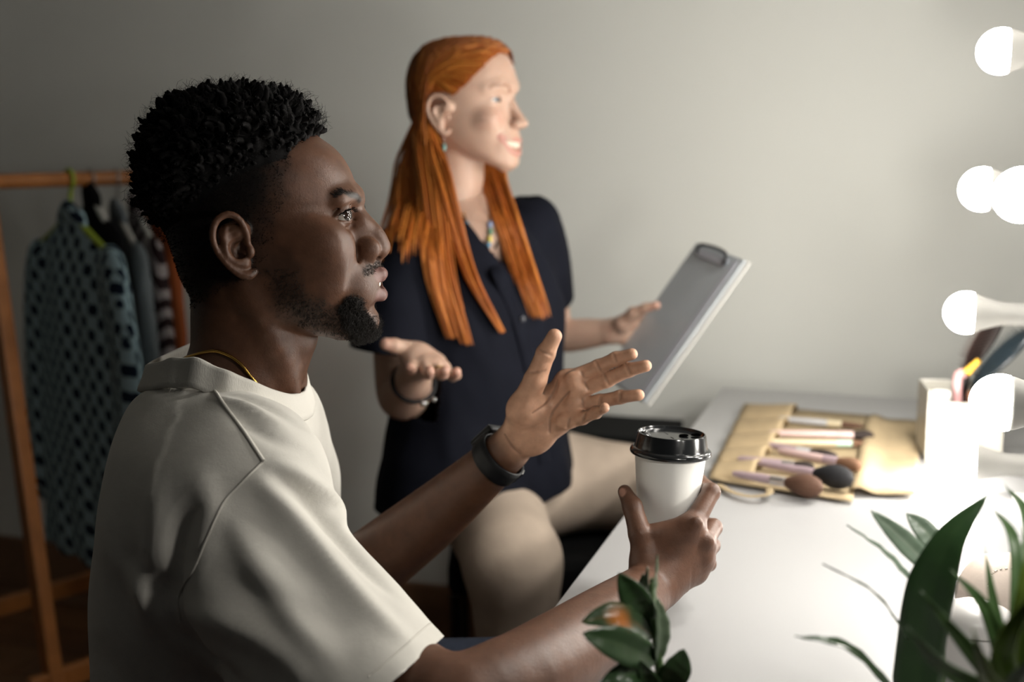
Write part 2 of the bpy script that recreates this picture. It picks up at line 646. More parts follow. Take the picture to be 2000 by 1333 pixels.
for ta, tb in ((tfar, tnear), (tnear, tadded)):  # the second panel reaches to the added post
    tm, hw = (ta + tb) / 2, (tb - ta) / 2
    for z in (TZ + 0.028, TZ + 0.83):
        box('frame_rail', mp(fcx + 0.012, tm, z), (0.0235, 2 * hw - 0.085, 0.04), m_mframe, mirror, RW, 0.003)
    box('glass', mp(fcx + 0.014, tm, TZ + 0.429), (0.006, 2 * hw - 0.086, 0.760), m_mirror, mirror, RW, 0.0)
    box('foot', mp(fcx + 0.02, tm, TZ + 0.005), (0.15, 2 * hw - .01, 0.0085), m_mframe, mirror, RW, 0.003)


def bulb(c, label):
    # LED bulb pointing out of the mirror: glowing dome, white housing, collar
    off = (fcx - (c @ WDIR))
    root = empty('light_bulb', c + WDIR * off, label, 'light bulb', 'bulbs of the vanity mirror')
    R = 0.0305
    dome = [(0.0001, R * 1.02)] + [(R * math.sin(a), R * 1.02 * math.cos(a)) for a in np.linspace(0.12, math.pi / 2 + 0.32, 16)]
    rb, hb = dome[-1]
    lathe('dome', dome + [(rb - 0.002, hb - 0.0005)], c, m_bulb, root, MN, 32, close=False)
    body = [(rb - 0.0005, hb), (rb - 0.001, hb - 0.004), (0.0235, hb - 0.016), (0.0185, hb - 0.032), (0.0165, hb - 0.044), (0.0163, -off + 0.026)]
    lathe('housing', body, c, m_bulb_body, root, MN, 32, close=False)
    lathe('socket', [(0.0195, -off + 0.026), (0.0215, -off + 0.024), (0.0215, -off + 0.001), (0.001, -off + 0.0005)], c, m_socket, root, MN, 32, close=False)


bl = ['glowing bulb topmost at the right edge against the wall', 'glowing bulb partly covered by the larger nearer bulb',
      'glowing bulb right behind the bristles of the hairbrush', 'lowest glowing bulb just above the table beside the white holder']
for c, l in zip(far_b, bl): bulb(c, l)
bl = ['glowing bulb high on the near post, above the picture', 'largest glowing bulb, cut by the right edge, overlapping a smaller one',
      'large glowing bulb in front of the white brush holder']
for c, l in zip(near_b, bl): bulb(c, l)
bl = ['glowing bulb at the top of the far post, above the picture', 'glowing bulb at the top of the near post, above the picture']
for c, l in zip(added_up_b, bl): bulb(c, l)
bl = ['glowing bulb halfway up the nearest post, right of the picture']
for c, l in zip(added_next_b, bl): bulb(c, l)
# ================================================================== the man
Y0 = 1.28


def Q(u, v, dy=0.0): return P(u, v, Y0 + dy)


def mir(p): return np.array((p[0], 2 * Y0 - p[1], p[2]))


def loft_rows(rows, mm=0.001):
    """(v, xb px, xf px, half width mm) at the sagittal plane -> world rows"""
    return [(Q(0, v)[2], Q(a, v)[0], Q(b, v)[0], w * mm, Y0) for v, a, b, w in rows]


HEAD = [(207, 425, 500, 22), (213, 390, 545, 38), (222, 362, 565, 50), (240, 338, 590, 61), (268, 319, 622, 69), (290, 310, 652, 73),
        (312, 306, 671, 75), (340, 304, 686, 76.5), (365, 304, 694, 76.5), (388, 307, 699, 75), (414, 313, 695, 72.5), (440, 322, 693, 71),
        (480, 337, 698, 69.5), (509, 346, 708, 67.5), (540, 356, 720, 65), (560, 368, 730, 63.5), (580, 400, 730, 61), (600, 445, 727, 57),
        (618, 500, 727, 51), (634, 556, 729, 43), (646, 604, 722, 33), (655, 636, 708, 22), (662, 655, 690, 10)]
NECK = [(540, 395, 590, 50), (575, 378, 615, 55), (610, 375, 622, 57), (663, 375, 620, 58), (700, 364, 608, 60), (735, 340, 596, 66),
        (765, 330, 586, 70), (800, 345, 575, 74)]

lo = np.array((Q(285, 0)[0] - .01, Y0 - .118, Q(0, 812)[2])); hi = np.array((Q(775, 0)[0] + 0.02, Y0 + .118, Q(0, 195)[2]))
F = Field(lo, hi, 0.00135)
F.loft(loft_rows(HEAD), nb=2.1, nf=2.25)
F.loft(loft_rows(NECK), k=0.014, nb=2, nf=2)


def both(fn):
    fn(lambda p: np.asarray(p, float)); fn(mir)


def face(mm):
    near = lambda u, v, dy: mm(Q(u, v, dy))
    # brow ridge, cheekbone, temple hollow
    F.chain([near(690, 391, -.008), near(684, 386, -.022), near(664, 390, -.041)], [.0070, .0066, .0055], k=.014)
    F.ell(near(655, 482, -.040), (.016, .013, .016), k=.022)
    F.ell(near(610, 470, -.056), (.024, .009, .016), k=.022)
    F.ell(near(618, 535, -.048), (.026, .009, .024), k=.022)
    # eye socket and lids
    F.ell(near(704, 424, -.030), (.0135, .0165, .0105), k=.012, op='sub')
    F.ell(near(699, 450, -.010), (.013, .010, .018), k=.010)
    # sternomastoid
    F.chain([near(478, 560, -.055), near(530, 660, -.046), near(572, 768, -.022)], [.008, .008, .005], k=.016, n=8)


both(face)
# nose
F.chain([Q(690, 412), Q(706, 436), Q(727, 460), Q(737, 481)], [.0090, .0098, .0118, .0132], k=.006, n=7)
F.ell(Q(736, 484), (.0125, .0138, .0115), k=.004)


def nose_side(mm):
    F.ell(mm(Q(718, 487, -.0175)), (.0130, .0088, .0118), k=.004)
    F.chain([mm(Q(700, 500, -.0255)), mm(Q(697, 484, -.0245))], [.0015, .0015], k=.004, op='sub')
    F.ell(mm(Q(733, 505, -.0080)), (.0055, .0040, .0042), k=.0025, op='sub')


both(nose_side)
F.cone(Q(733, 506), Q(728, 520), .0045, .004, k=.005)
F.ell(Q(704, 466), (.016, .014, .021), k=.010)
# muzzle behind the lips
F.ell(Q(700, 552), (.0225, .036, .029), k=.016)
# lips
UL = [(694, 555, -.0265), (708, 548, -.021), (727, 541, -.0135), (742, 537, -.005), (741.5, 539, 0)]
LL = [(694, 558, -.0265), (708, 567, -.021), (727, 574, -.0135), (741, 577.5, -.005), (742, 577.5, 0)]
ulp = [Q(*p) for p in UL]; llp = [Q(*p) for p in LL]
UP = ulp + [mir(p) for p in ulp[-2::-1]]; LP = llp + [mir(p) for p in llp[-2::-1]]
ur = [.0022, .0042, .0062, .0072, .0070]; lr = [.0022, .0046, .0068, .0076, .0076]
F.chain(UP, ur + ur[-2::-1], k=.004)
F.chain(LP, lr + lr[-2::-1], k=.004)
mo = [Q(696, 556.5, -.0245), Q(720, 556.5, -.0165), Q(738, 557, -.008), Q(746, 557, 0)]
MO = mo + [mir(p) for p in mo[-2::-1]]
F.chain(MO, [.0008, .0023, .0040, .0044, .0040, .0023, .0008], k=.0018, op='sub')
F.chain([Q(735, 557, -.010), Q(742, 557, 0), mir(Q(735, 557, -.010))], [.0046, .005, .0046], k=.001, op='sub')
# fold under the lower lip, chin
F.chain([Q(733, 603, -.014), Q(742, 601, 0), mir(Q(733, 603, -.014))], [.004, .005, .004], k=.008, op='sub')
F.ell(Q(716, 630), (.012, .018, .012), k=.012)


def folds(mm):
    F.chain([mm(Q(699, 505, -.027)), mm(Q(684, 530, -.033)), mm(Q(676, 560, -.036))], [.0010, .0012, .0008], k=.005, op='sub')
    # lids: ball and slit
    c = mm(Q(664, 421, -.0312))
    F.ell(c, .0135, k=.0035)
    sl = [mm(Q(657, 429, -.0450)), mm(Q(667, 425.5, -.0435)), mm(Q(678, 422, -.0400)), mm(Q(687, 421, -.0335)), mm(Q(692, 424, -.0235)), mm(Q(691, 430, -.0165))]
    F.chain(sl, [.0008, .0032, .0050, .0056, .0042, .0010], k=.0010, op='sub', n=13)
    F.chain([mm(Q(650, 419, -.047)), mm(Q(662, 405, -.0415)), mm(Q(680, 400, -.031))], [.0006, .0010, .0008], k=.003, op='sub', n=6)
    F.chain([mm(Q(660, 444, -.042)), mm(Q(675, 447, -.036)), mm(Q(690, 441, -.022))], [.0006, .0010, .0008], k=.003, op='sub', n=6)


both(folds)


def ear(mm):
    e = lambda u, v, dy: mm(Q(u, v, dy))
    F.chain([e(470, 450, -.074), e(446, 460, -.080), e(448, 492, -.080), e(475, 515, -.075)], [.009, .011, .011, .008], k=.004)
    F.ell(e(463, 486, -.088), (.0085, .0085, .0115), k=.004, op='sub')
    F.ell(e(448, 448, -.093), (.0105, .0085, .0115), k=.004, op='sub')
    hel = [e(484, 476, -.078), e(480, 452, -.081), e(466, 428, -.084), e(446, 419, -.087), e(426, 428, -.090), (e(416, 448, -.092)), e(417, 474, -.092),
           e(430, 500, -.090), e(450, 522, -.086), e(470, 535, -.081), e(485, 538, -.078), e(497, 531, -.074)]
    F.chain(hel, [.0030, .0034, .0034, .0034, .0034, .0034, .0032, .0032, .0036, .0046, .005, .0040], k=.003, n=26)
    ant = [e(442, 444, -.086), e(437, 462, -.088), e(438, 484, -.088), e(448, 504, -.086), e(462, 515, -.084), e(478, 517, -.080)]
    F.chain(ant, [.0016, .0026, .0028, .0028, .0032, .0034], k=.003, n=14)
    F.chain([e(438, 460, -.087), e(455, 452, -.084)], [.0022, .0014], k=.003)
    F.ell(e(489, 492, -.078), (.0045, .0045, .0065), k=.004)
    F.ell(e(467, 492, -.078), (.0065, .006, .009), k=.003, op='sub')


both(ear)
HV, HF = F.mesh()

# ---- left hand, open, and forearm
def hand_field(fingers, thumb, meta, extra, wrist, arm, vox, kf=.006):
    pts = np.vstack([np.array([q for f in fingers for q in f[0]]), np.array(thumb[0]), np.array(arm[0])])
    H = Field(pts.min(0) - .06, pts.max(0) + .06, vox)
    q = smooth_path(np.hstack([np.array(arm[0]), np.array(arm[1])[:, None]]), 26)
    for i in range(25): H.cone(q[i, :3], q[i + 1, :3], q[i, 3], q[i + 1, 3], k=.0, pad=.006)
    for a, b, ra, rb, k in meta: H.cone(a, b, ra, rb, k=k)
    for c, r, R, k in extra: H.ell(c, r, R, k=k)
    # every finger: its own field, blended only with the palm at its root
    for pts, rad in fingers + [thumb]:
        m = max(rad)
        pts = np.array(pts)

        def fn(X, Y, Z, pts=pts, rad=rad):
            D = None
            for i in range(len(pts) - 1):
                a, b = pts[i], pts[i + 1]; ab = b - a; L = ab @ ab
                x, y, z = X - a[0], Y - a[1], Z - a[2]
                t = np.clip((x * ab[0] + y * ab[1] + z * ab[2]) / L, 0, 1)
                # soft waist between the joints
                rr = rad[i] + t * (rad[i + 1] - rad[i]) - 0.0003 * np.sin(np.pi * t)
                d = np.sqrt((x - t * ab[0]) ** 2 + (y - t * ab[1]) ** 2 + (z - t * ab[2]) ** 2) - rr
                D = d if D is None else smin(D, d, .003)
            return D
        lo_, hi_ = pts.min(0) - m, pts.max(0) + m
        r = H.sub(lo_ - .02, hi_ + .02)
        sl, X, Y, Z = r
        d = fn(X, Y, Z).astype(np.float32)
        # blend strength falls off away from the root
        root = pts[0]
        rd = np.sqrt((X - root[0]) ** 2 + (Y - root[1]) ** 2 + (Z - root[2]) ** 2)
        kk = (kf * 2.0 * np.clip(1.0 - (rd - .012) / .022, 0.06, 1)).astype(np.float32)
        A = H.F[sl]
        h = np.maximum(kk - np.abs(A - d), 0) / kk
        H.F[sl] = np.minimum(A, d) - h * h * kk * .25
    return H


def L(u, v, y): return P(u, v, y)


lf = [([L(1106, 744, 1.362), L(1169, 717, 1.350), L(1203, 701, 1.340), L(1234, 692, 1.328)], [.0105, .0084, .0078, .0066]),
      ([L(1113, 769, 1.360), L(1186, 742, 1.346), L(1228, 723, 1.334), L(1261, 715, 1.320)], [.0108, .0088, .0081, .0068]),
      ([L(1108, 797, 1.360), L(1172, 785, 1.342), L(1212, 776, 1.326), L(1247, 772, 1.310)], [.0104, .0083, .0077, .0066]),
      ([L(1088, 830, 1.358), L(1138, 817, 1.338), L(1164, 806, 1.320), L(1180, 797, 1.303)], [.0096, .0074, .0069, .0060])]
lt = ([L(1020, 800, 1.352), L(1046, 741, 1.342), L(1066, 690, 1.336), L(1083, 657, 1.332)], [.0170, .0128, .0108, .0084])
lw = L(992, 880, 1.378)
lmeta = [(lw, lf[0][0][0], .014, .0108, .010), (lw, lf[1][0][0], .014, .0110, .012), (lw, lf[2][0][0], .014, .0108, .012), (lw, lf[3][0][0], .014, .0100, .012),
         (lw, lt[0][0], .015, .015, .014)]
lextra = [(L(1036, 794, 1.350), (.019, .011, .020), None, .012), (L(1052, 862, 1.356), (.021, .011, .014), frame((.75, 0, .6)), .012),
          (L(1100, 790, 1.366), (.012, .009, .022), None, .012), (L(1060, 800, 1.374), (.026, .008, .026), None, .014)]
larm = ([L(655, 1160, 1.50), L(730, 1100, 1.475), L(830, 1022, 1.435), L(920, 945, 1.397), L(975, 895, 1.382), lw], [.044, .0445, .039, .0315, .0265, .0245])
LH = hand_field(lf, lt, lmeta, lextra, lw, larm, 0.00135)
# creases of the open palm
CREASE = [[(1135, 727, 1.340), (1141, 739, 1.338)], [(1164, 708, 1.335), (1174, 727, 1.335)], [(1198, 692, 1.33), (1205, 708, 1.33)],
          [(1142, 748, 1.340), (1150, 763, 1.340)], [(1180, 731, 1.335), (1190, 753, 1.335)], [(1223, 712, 1.325), (1231, 732, 1.325)],
          [(1137, 780, 1.340), (1140, 797, 1.335)], [(1174, 776, 1.33), (1169, 796, 1.33)], [(1213, 764, 1.317), (1210, 786, 1.317)],
          [(1113, 819, 1.335), (1109, 837, 1.335)], [(1143, 808, 1.33), (1137, 826, 1.33)], [(1054, 684, 1.327), (1078, 695, 1.327)], [(1033, 730, 1.33), (1066, 724, 1.33)],
          [(1090, 745, 1.345), (1082, 770, 1.342), (1066, 792, 1.338), (1040, 808, 1.335)], [(1112, 765, 1.345), (1094, 788, 1.344), (1076, 815, 1.343), (1074, 845, 1.345)],
          [(986, 850, 1.352), (1000, 872, 1.352), (1016, 886, 1.355)]]
# pads at the roots of the fingers, hollow of the palm
for u, v, y in ((1120, 740, 1.347), (1128, 765, 1.345), (1122, 792, 1.344), (1102, 824, 1.342)):
    LH.ell(L(u, v, y), (.009, .005, .008), k=.008)
LH.ell(L(1074, 800, 1.330), (.018, .009, .019), k=.010, op='sub')
LHV, LHF = LH.mesh()
_lb = BVHTree.FromPolygons(LHV.tolist(), [tuple(f) for f in LHF.tolist()])
for c in CREASE:
    q = [seen(_lb, *p[:2], p[2]) for p in smooth_path(c, 6)]
    LH.chain(q, [.0005] + [.0010] * 4 + [.0005], k=.0030 if len(c) > 2 else .0024, op='sub')
LHV, LHF = LH.mesh()
LHV = relax(LHV, LHF, 6, .5, 1 - sstep(P(940, 0, 1.38)[0], P(985, 0, 1.38)[0], LHV[:, 0]))

# ---- right hand round the cup, and arm
rf = [([L(1348, 1034, 1.259), L(1389, 962, 1.290), L(1366, 941, 1.348), L(1335, 950, 1.360)], [.0125, .0098, .0085, .0070]),
      ([L(1372, 1064, 1.262), L(1393, 1031, 1.302), L(1368, 1020, 1.348), L(1332, 1026, 1.352)], [.0120, .0098, .0085, .0070]),
      ([L(1371, 1093, 1.265), L(1390, 1066, 1.302), L(1362, 1060, 1.345), L(1332, 1062, 1.349)], [.0115, .0092, .0080, .0068]),
      ([L(1358, 1118, 1.268), L(1384, 1102, 1.297), L(1360, 1096, 1.335), L(1336, 1094, 1.341)], [.0105, .0082, .0072, .0060])]
rt = ([L(1262, 1096, 1.257), L(1250, 1042, 1.258), L(1235, 990, 1.276), L(1220, 961, 1.290)], [.0150, .0125, .0108, .0078])
rw = L(1283, 1140, 1.250)
rmeta = [(rw, rf[0][0][0], .019, .0125, .014), (rw, rf[1][0][0], .019, .0120, .014), (rw, rf[2][0][0], .018, .0115, .014), (rw, rf[3][0][0], .017, .0110, .014),
         (rw, rt[0][0], .018, .015, .014), (rt[0][1], rf[0][0][0], .0085, .0085, .014), (rt[0][0], rf[0][0][0], .010, .010, .014)]
rextra = [(L(1315, 1085, 1.262), (.034, .012, .034), None, .014)]
rarm = ([L(500, 1060, 1.140), L(640, 1190, 1.090), L(765, 1320, 1.032), L(880, 1376, .985), L(1000, 1335, 1.020), L(1090, 1283, 1.075), L(1180, 1220, 1.150), L(1250, 1166, 1.226), rw],
        [.054, .052, .046, .043, .042, .041, .037, .0305, .0255])
RH = hand_field(rf, rt, rmeta, rextra, rw, rarm, 0.0016)
for (p, r) in ((L(1360, 1022, 1.246), .0040), (L(1383, 1058, 1.250), .0035), (L(1380, 1090, 1.252), .003)):
    RH.ell(p, (r * 1.6, r, r * 1.6), k=.008)
RHV, RHF = RH.mesh()
RHV = relax(RHV, RHF, 6, .5, 1 - sstep(P(1200, 1160, 1.2)[0], P(1260, 1160, 1.24)[0], RHV[:, 0]))

# ---- trunk, hidden by the clothes but carrying the limbs
T = Field((-.46, .98, .42), (.20, 1.60, 1.10), 0.006)
sh_r, sh_l = P(480, 1000, 1.16), P(530, 940, 1.43)
T.ell((-.335, Y0, .80), (.080, .135, .19), k=.03)
T.ell((-.33, Y0, .60), (.12, .16, .14), k=.05)
T.chain([sh_r, P(470, 890, Y0), sh_l], [.048, .06, .048], k=.03)
T.chain([P(480, 880, Y0), P(485, 770, Y0)], [.06, .052], k=.03)
T.chain([sh_l, P(655, 1160, 1.50)], [.046, .043], k=.02)
TV, TF = T.mesh()

m_skin_d = mat('dark_brown_skin', (0.1, 0.05, 0.03), 0.40, 0.32, attr='tint', noise=(90, 0.16), sss=0.12,
               bump=[(1500, 0.30, 0.0007, (1, 1, 1)), (330, 0.22, 0.0010, (1, 1, 1))])
man = empty('person', (-.33, Y0, 0.0), 'man in an off-white T-shirt with short coily black hair holding a coffee cup', 'person')
V, Fc = merge_geo([(HV, HF), (LHV, LHF), (RHV, RHF), (TV, TF)])
body = mesh_obj('body', V, Fc, m_skin_d, man)

# ---- pigment of the skin
skin = np.tile(np.array((0.100, 0.046, 0.026)), (len(V), 1))
n1 = vnoise(V, 60, 1)[:, None]
skin *= 0.86 + 0.28 * n1
nh, nl, nr = len(HV), len(LHV), len(RHV)
h = np.zeros(len(V), bool); h[:nh] = True


def blend(mask, col):
    global skin
    skin = skin * (1 - mask[:, None]) + np.array(col) * mask[:, None]


HVp = V.copy()
HVp[:, 1] = Y0 - np.abs(HVp[:, 1] - Y0)         # fold onto the near side
# lips
dl, _ = seg_dist(HVp, ulp); d2, _ = seg_dist(HVp, llp)
lipm = np.where(h, np.clip(1 - sstep(.0078, .0095, np.minimum(dl, d2 - .0006)), 0, 1), 0) * (HVp[:, 0] > Q(695, 0)[0])
blend(lipm * .85, (0.17, 0.085, 0.075))
# palm and soles of the fingers are lighter
lm = np.zeros(len(V), bool); lm[nh:nh + nl] = True
arm_ax = np.array(L(1000, 870, 1.378)); adir = np.array(L(1140, 770, 1.345)) - arm_ax
along = (V - arm_ax) @ (adir / np.linalg.norm(adir))
me_n = np.zeros((len(V), 3)); body.data.vertices.foreach_get('normal', me_n.reshape(-1)) if False else None
nrm = np.array([v.normal[:] for v in body.data.vertices])
pal = np.where(lm, sstep(-.01, .02, along) * sstep(-.15, .45, -nrm[:, 1]), 0)
blend(pal, (0.56, 0.32, 0.21))
for c in CREASE:
    d, t = seg_dist(V, smooth_path([P(*q) for q in c], 8))
    q = V[:, [0, 2]]
    pts = smooth_path([P(*q_) for q_ in c], 8)
    # measured across the palm only
    pp = V.copy(); pp[:, 1] = 0; p2 = pts.copy(); p2[:, 1] = 0
    d, t = seg_dist(pp, p2)
    w = .0007 + .0006 * np.sin(np.pi * np.clip(t, 0, 1))
    blend(np.where(lm, (0.50 if len(c) > 2 else 0.34) * (1 - sstep(w * .5, w * 1.8, d)) * sstep(0, .3, -nrm[:, 1]), 0), (0.085, 0.036, 0.022))
# knuckles of the right hand darker, nails lighter
rm = np.zeros(len(V), bool); rm[nh + nl:nh + nl + nr] = True
blend(np.where(rm, .35, 0), (0.150, 0.080, 0.055))
for (u, v, y, r, s) in ((1360, 1022, 1.246, .010, .5), (1381, 1060, 1.250, .008, .5), (1374, 1090, 1.252, .008, .4), (1396, 955, 1.285, .009, .4)):
    d = np.linalg.norm(V - P(u, v, y), axis=1)
    blend(np.where(rm, s * (1 - sstep(.3 * r, r, d)), 0), (0.06, 0.027, 0.017))
# ---- scalp pigment under the hair, stubble
hairy = np.zeros(len(V))
xx, zz = HVp[:, 0], HVp[:, 2]
U = 1000 + (xx * FPX) / Y0 * 1.0                # rough pixel-like coordinates in the sagittal plane
Wv = np.interp(zz, [Q(0, v)[2] for v in range(820, 180, -20)], list(range(820, 180, -20)))
_uu = np.array([[Q(u_, v_)[0] for u_ in (0, 1000)] for v_ in range(180, 840, 20)])
x0 = np.interp(Wv, range(180, 840, 20), _uu[:, 0])
U = 1000 * (1 - xx / x0)
NB = vnoise(V, 130, 5)


_sub = HV[(HV[:, 1] < Y0 + .002)][::3]


def snap(path):
    return [_sub[np.argmin(np.sum((_sub - p) ** 2, 1))] for p in path]


def hairline(Wv):
    """front limit of the scalp hair (pixel column in the sagittal plane) for each row"""
    return np.interp(Wv, [200, 255, 275, 300, 330, 370, 400, 430, 470, 520, 560, 600], [640, 626, 606, 580, 575, 568, 558, 548, 540, 520, 440, 390])


soft = np.interp(Wv, [260, 300, 330], [12, 26, 46])
sc_m = sstep(-soft, soft, hairline(Wv) - U + (NB - .5) * soft * .5)
fade = 1 - sstep(560, 640, Wv)
inear = np.linalg.norm((HVp - Q(455, 478, -.086)) / np.array((.030, .018, .036)), axis=1) < 1
sc_m = np.where(h & ~inear, sc_m * fade, 0)
blend(sc_m * .97, (0.007, 0.006, 0.0055))
# beard: jaw stubble and goatee
jaw = [Q(548, 520, -.062), Q(570, 575, -.060), Q(610, 610, -.054), Q(650, 630, -.044), Q(690, 645, -.028), Q(712, 648, -.010), Q(715, 648, 0)]
dj, tj = seg_dist(HVp, snap(smooth_path(jaw, 24)))
bj = (1 - sstep(.006, .030, dj + (NB - .5) * .014))
goat = [Q(680, 598, -.034), Q(690, 622, -.029), Q(704, 640, -.018), Q(713, 642, 0)]
dg, _ = seg_dist(HVp, snap(smooth_path(goat, 8)))
bg = (1 - sstep(.010, .018, dg + (NB - .5) * .008))
mous = [Q(692, 560, -.032), Q(702, 536, -.024), Q(722, 525, -.013), Q(733, 519, -.004)]
dm, _ = seg_dist(HVp, snap(smooth_path(mous, 10)))
bmst = (1 - sstep(.0020, .0075, dm + (NB - .5) * .002))
beard_m = np.where(h, np.clip(np.maximum(np.maximum(bj * .75, bg), bmst * .80), 0, 1), 0) * (1 - lipm)
blend(beard_m * .72, (0.015, 0.011, 0.009))
brow = [Q(654, 384, -.049), Q(666, 379, -.043), Q(684, 381, -.032), Q(698, 389, -.016)]
db, tb = seg_dist(HVp, snap(smooth_path(brow, 12)))
brow_m = np.where(h, 1 - sstep(.0022, .0050, db + .0022 * (1 - np.clip(tb * 1.6, 0, 1))), 0)
blend(brow_m * .9, (0.010, 0.008, 0.007))
# thumb nail of the right hand, nail of the little finger of the left
for (u, v, y, r) in ((1212, 961, 1.281, .0068), (1187, 803, 1.302, .0045)):
    d = np.linalg.norm(V - P(u, v, y), axis=1)
    blend(np.where(~h, .8 * (1 - sstep(.7 * r, r, d)), 0), (0.42, 0.23, 0.17))

# ---- eyes, teeth
m_sclera = mat('eye_white', (0.42, 0.38, 0.34), 0.15, 0.5)
m_iris = mat('dark_iris', (0.018, 0.010, 0.007), 0.05, 0.6)
m_tooth = mat('tooth_enamel', (0.78, 0.72, 0.60), 0.2, 0.5)
gaze = np.array((0.82, -0.54, 0.12)); gaze /= np.linalg.norm(gaze)


def eye(c, gz, r, m_w, m_i, parent):
    pr = [(0.0001, r)] + [(r * math.sin(a), r * math.cos(a)) for a in np.linspace(.06, math.pi - .001, 22)]
    o = lathe('eyeball', pr, c, m_w, parent, gz, 24)
    ir = r * .53
    a0 = math.asin(ir / r)
    pr = [(0.0001, r * 1.045)] + [(r * 1.03 * math.sin(a), r * 1.03 * math.cos(a) + .0002) for a in np.linspace(.08, a0, 7)] + [(ir, r * math.cos(a0) - .001)]
    lathe('iris', pr, c, m_i, o, gz, 20)


for f in (lambda p: p, mir):
    eye(f(Q(664, 421, -.0312)), gaze, .0119, m_sclera, m_iris, man)
tp = smooth_path([Q(712, 551, -.020), Q(728, 550.5, -.014), Q(737, 550, -.007), Q(740, 550, 0), mir(Q(737, 550, -.007)), mir(Q(728, 550.5, -.014)), mir(Q(712, 551, -.020))], 11)
tm0 = None
for i in range(10):
    c = (tp[i] + tp[i + 1]) / 2; d = tp[i + 1] - tp[i]
    big = 1.15 if i in (4, 5) else 1.0
    box('tooth', c - np.array((0.001, 0, .0006 * big)), (np.linalg.norm(d) * .95, .0055, .0085 * big), m_tooth, man, frame(d), .0016)

# ---- hair of the scalp: short coils
m_hair_b = mat('black_coily_hair', (0.006, 0.0055, 0.0055), 0.8, 0.12)
hp = HV.copy()
sel = np.where((sc_m[:nh] > .6) & (Wv[:nh] < 470))[0]
hn = nrm[:nh]
# scalp cap of dense short hair, a little proud of the skin

# top and back are long, temples and nape fade out
_s = Wv[:nh] - np.interp(U[:nh], [290, 330, 400, 450, 500, 560, 620], [470, 450, 410, 368, 335, 312, 296])
long_ = 1 - sstep(-75, 15, _s)
kset = (sc_m[:nh] > .45) & (long_ > .04)
fk = HF[kset[HF].all(1)]
ids = np.unique(fk); rem = np.full(nh, -1); rem[ids] = np.arange(len(ids))
edge = sstep(.45, .95, sc_m[:nh])
capv = hp[ids] + hn[ids] * (edge[ids] * (.0006 + .0075 * long_[ids] * (0.6 + .8 * vnoise(hp[ids], 140, 9))))[:, None]
parts = [(capv, rem[fk])]
rng = np.random.default_rng(3)
# poisson-like spread of coils
order = rng.permutation(sel)
chosen, cells = [], {}
for i in order:
    sp = .0060
    key = tuple((hp[i] / .0060).astype(int))
    ok = True
    for dx in (-1, 0, 1):
        for dy in (-1, 0, 1):
            for dz in (-1, 0, 1):
                for j in cells.get((key[0] + dx, key[1] + dy, key[2] + dz), ()):
                    if np.sum((hp[i] - hp[j]) ** 2) < sp * sp: ok = False
    if ok:
        cells.setdefault(key, []).append(i); chosen.append(i)
for i in chosen:
    ln = (.0008 + .0225 * long_[i] ** 1.1) * rng.uniform(.7, 1.22)
    if ln < .004: continue
    d = hn[i] + rng.normal(0, .30, 3) + np.array((0.0, 0, .12))
    d /= np.linalg.norm(d)
    fr = frame(d, (0.3, .9, .2))
    n = 7
    t = np.linspace(0, 1, n)
    ph = rng.uniform(0, 6.28); tw = rng.uniform(5, 8)
    amp = .0019 * (0.3 + long_[i])
    pts = hp[i] + np.outer(t * ln, d) + amp * (np.outer(np.cos(ph + tw * t), fr[:, 1]) + np.outer(np.sin(ph + tw * t), fr[:, 2])) * np.minimum(1, t * 2)[:, None]
    rad = (.0020 + .0016 * long_[i]) * rng.uniform(.8, 1.15) * np.array([1, 1.05, .95, 1.08, .95, .85, .35])
    parts.append(tube_geo(pts, rad, 6))
HVm, HFm = merge_geo(parts)
mesh_obj('hair', HVm, HFm, m_hair_b, man, label='short coily black hair faded at the sides')


def fuzz(name, roots, normals, length, rad, curl, parent, material, seed, segs=5, droop=None, jit=.45):
    """thin curly hairs, three-sided, one mesh"""
    r = np.random.default_rng(seed)
    p = np.asarray(roots, float); n = len(p)
    d = np.asarray(normals, float) + r.normal(0, jit, (n, 3))
    if droop is not None: d = d + droop
    d /= np.linalg.norm(d, axis=1)[:, None] + 1e-9
    e1 = np.cross(d, np.array((.31, .42, .85))); e1 /= np.linalg.norm(e1, axis=1)[:, None] + 1e-9
    e2 = np.cross(d, e1)
    t = np.linspace(0, 1, segs)
    ph = r.uniform(0, 6.28, n)[:, None]; w = (curl * r.uniform(.7, 1.3, n))[:, None]
    ln = np.asarray(length)[:, None]
    ca_, sa_ = np.cos(ph + w * t) - np.cos(ph), np.sin(ph + w * t) - np.sin(ph)
    pts = p[:, None] + (ln * t)[..., None] * d[:, None] + (.22 * ln * ca_)[..., None] * e1[:, None] + (.22 * ln * sa_)[..., None] * e2[:, None]
    rr = rad * np.array([1] * (segs - 1) + [.5])
    th = np.array([0, 2.094, 4.189])
    ring = np.cos(th)[None, :, None] * e1[:, None] + np.sin(th)[None, :, None] * e2[:, None]
    Vs = (pts[:, :, None] + rr[None, :, None, None] * ring[:, None]).reshape(-1, 3)
    base = []
    for s_ in range(segs - 1):
        for k_ in range(3):
            l_ = (k_ + 1) % 3
            base.append((s_ * 3 + k_, s_ * 3 + l_, s_ * 3 + 3 + l_, s_ * 3 + 3 + k_))
    Fs = (np.array(base)[None] + (np.arange(n) * segs * 3)[:, None, None]).reshape(-1, 4)
    return mesh_obj(name, Vs, Fs, material, parent)


# fine frizz over the coils
i = rng.choice(sel, 2600)
fuzz('hair_frizz', hp[i] + hn[i] * (.004 + .012 * long_[i])[:, None], hn[i], rng.uniform(.006, .014, len(i)) * (0.3 + long_[i]), .00018, 6, man, m_hair_b, 11)
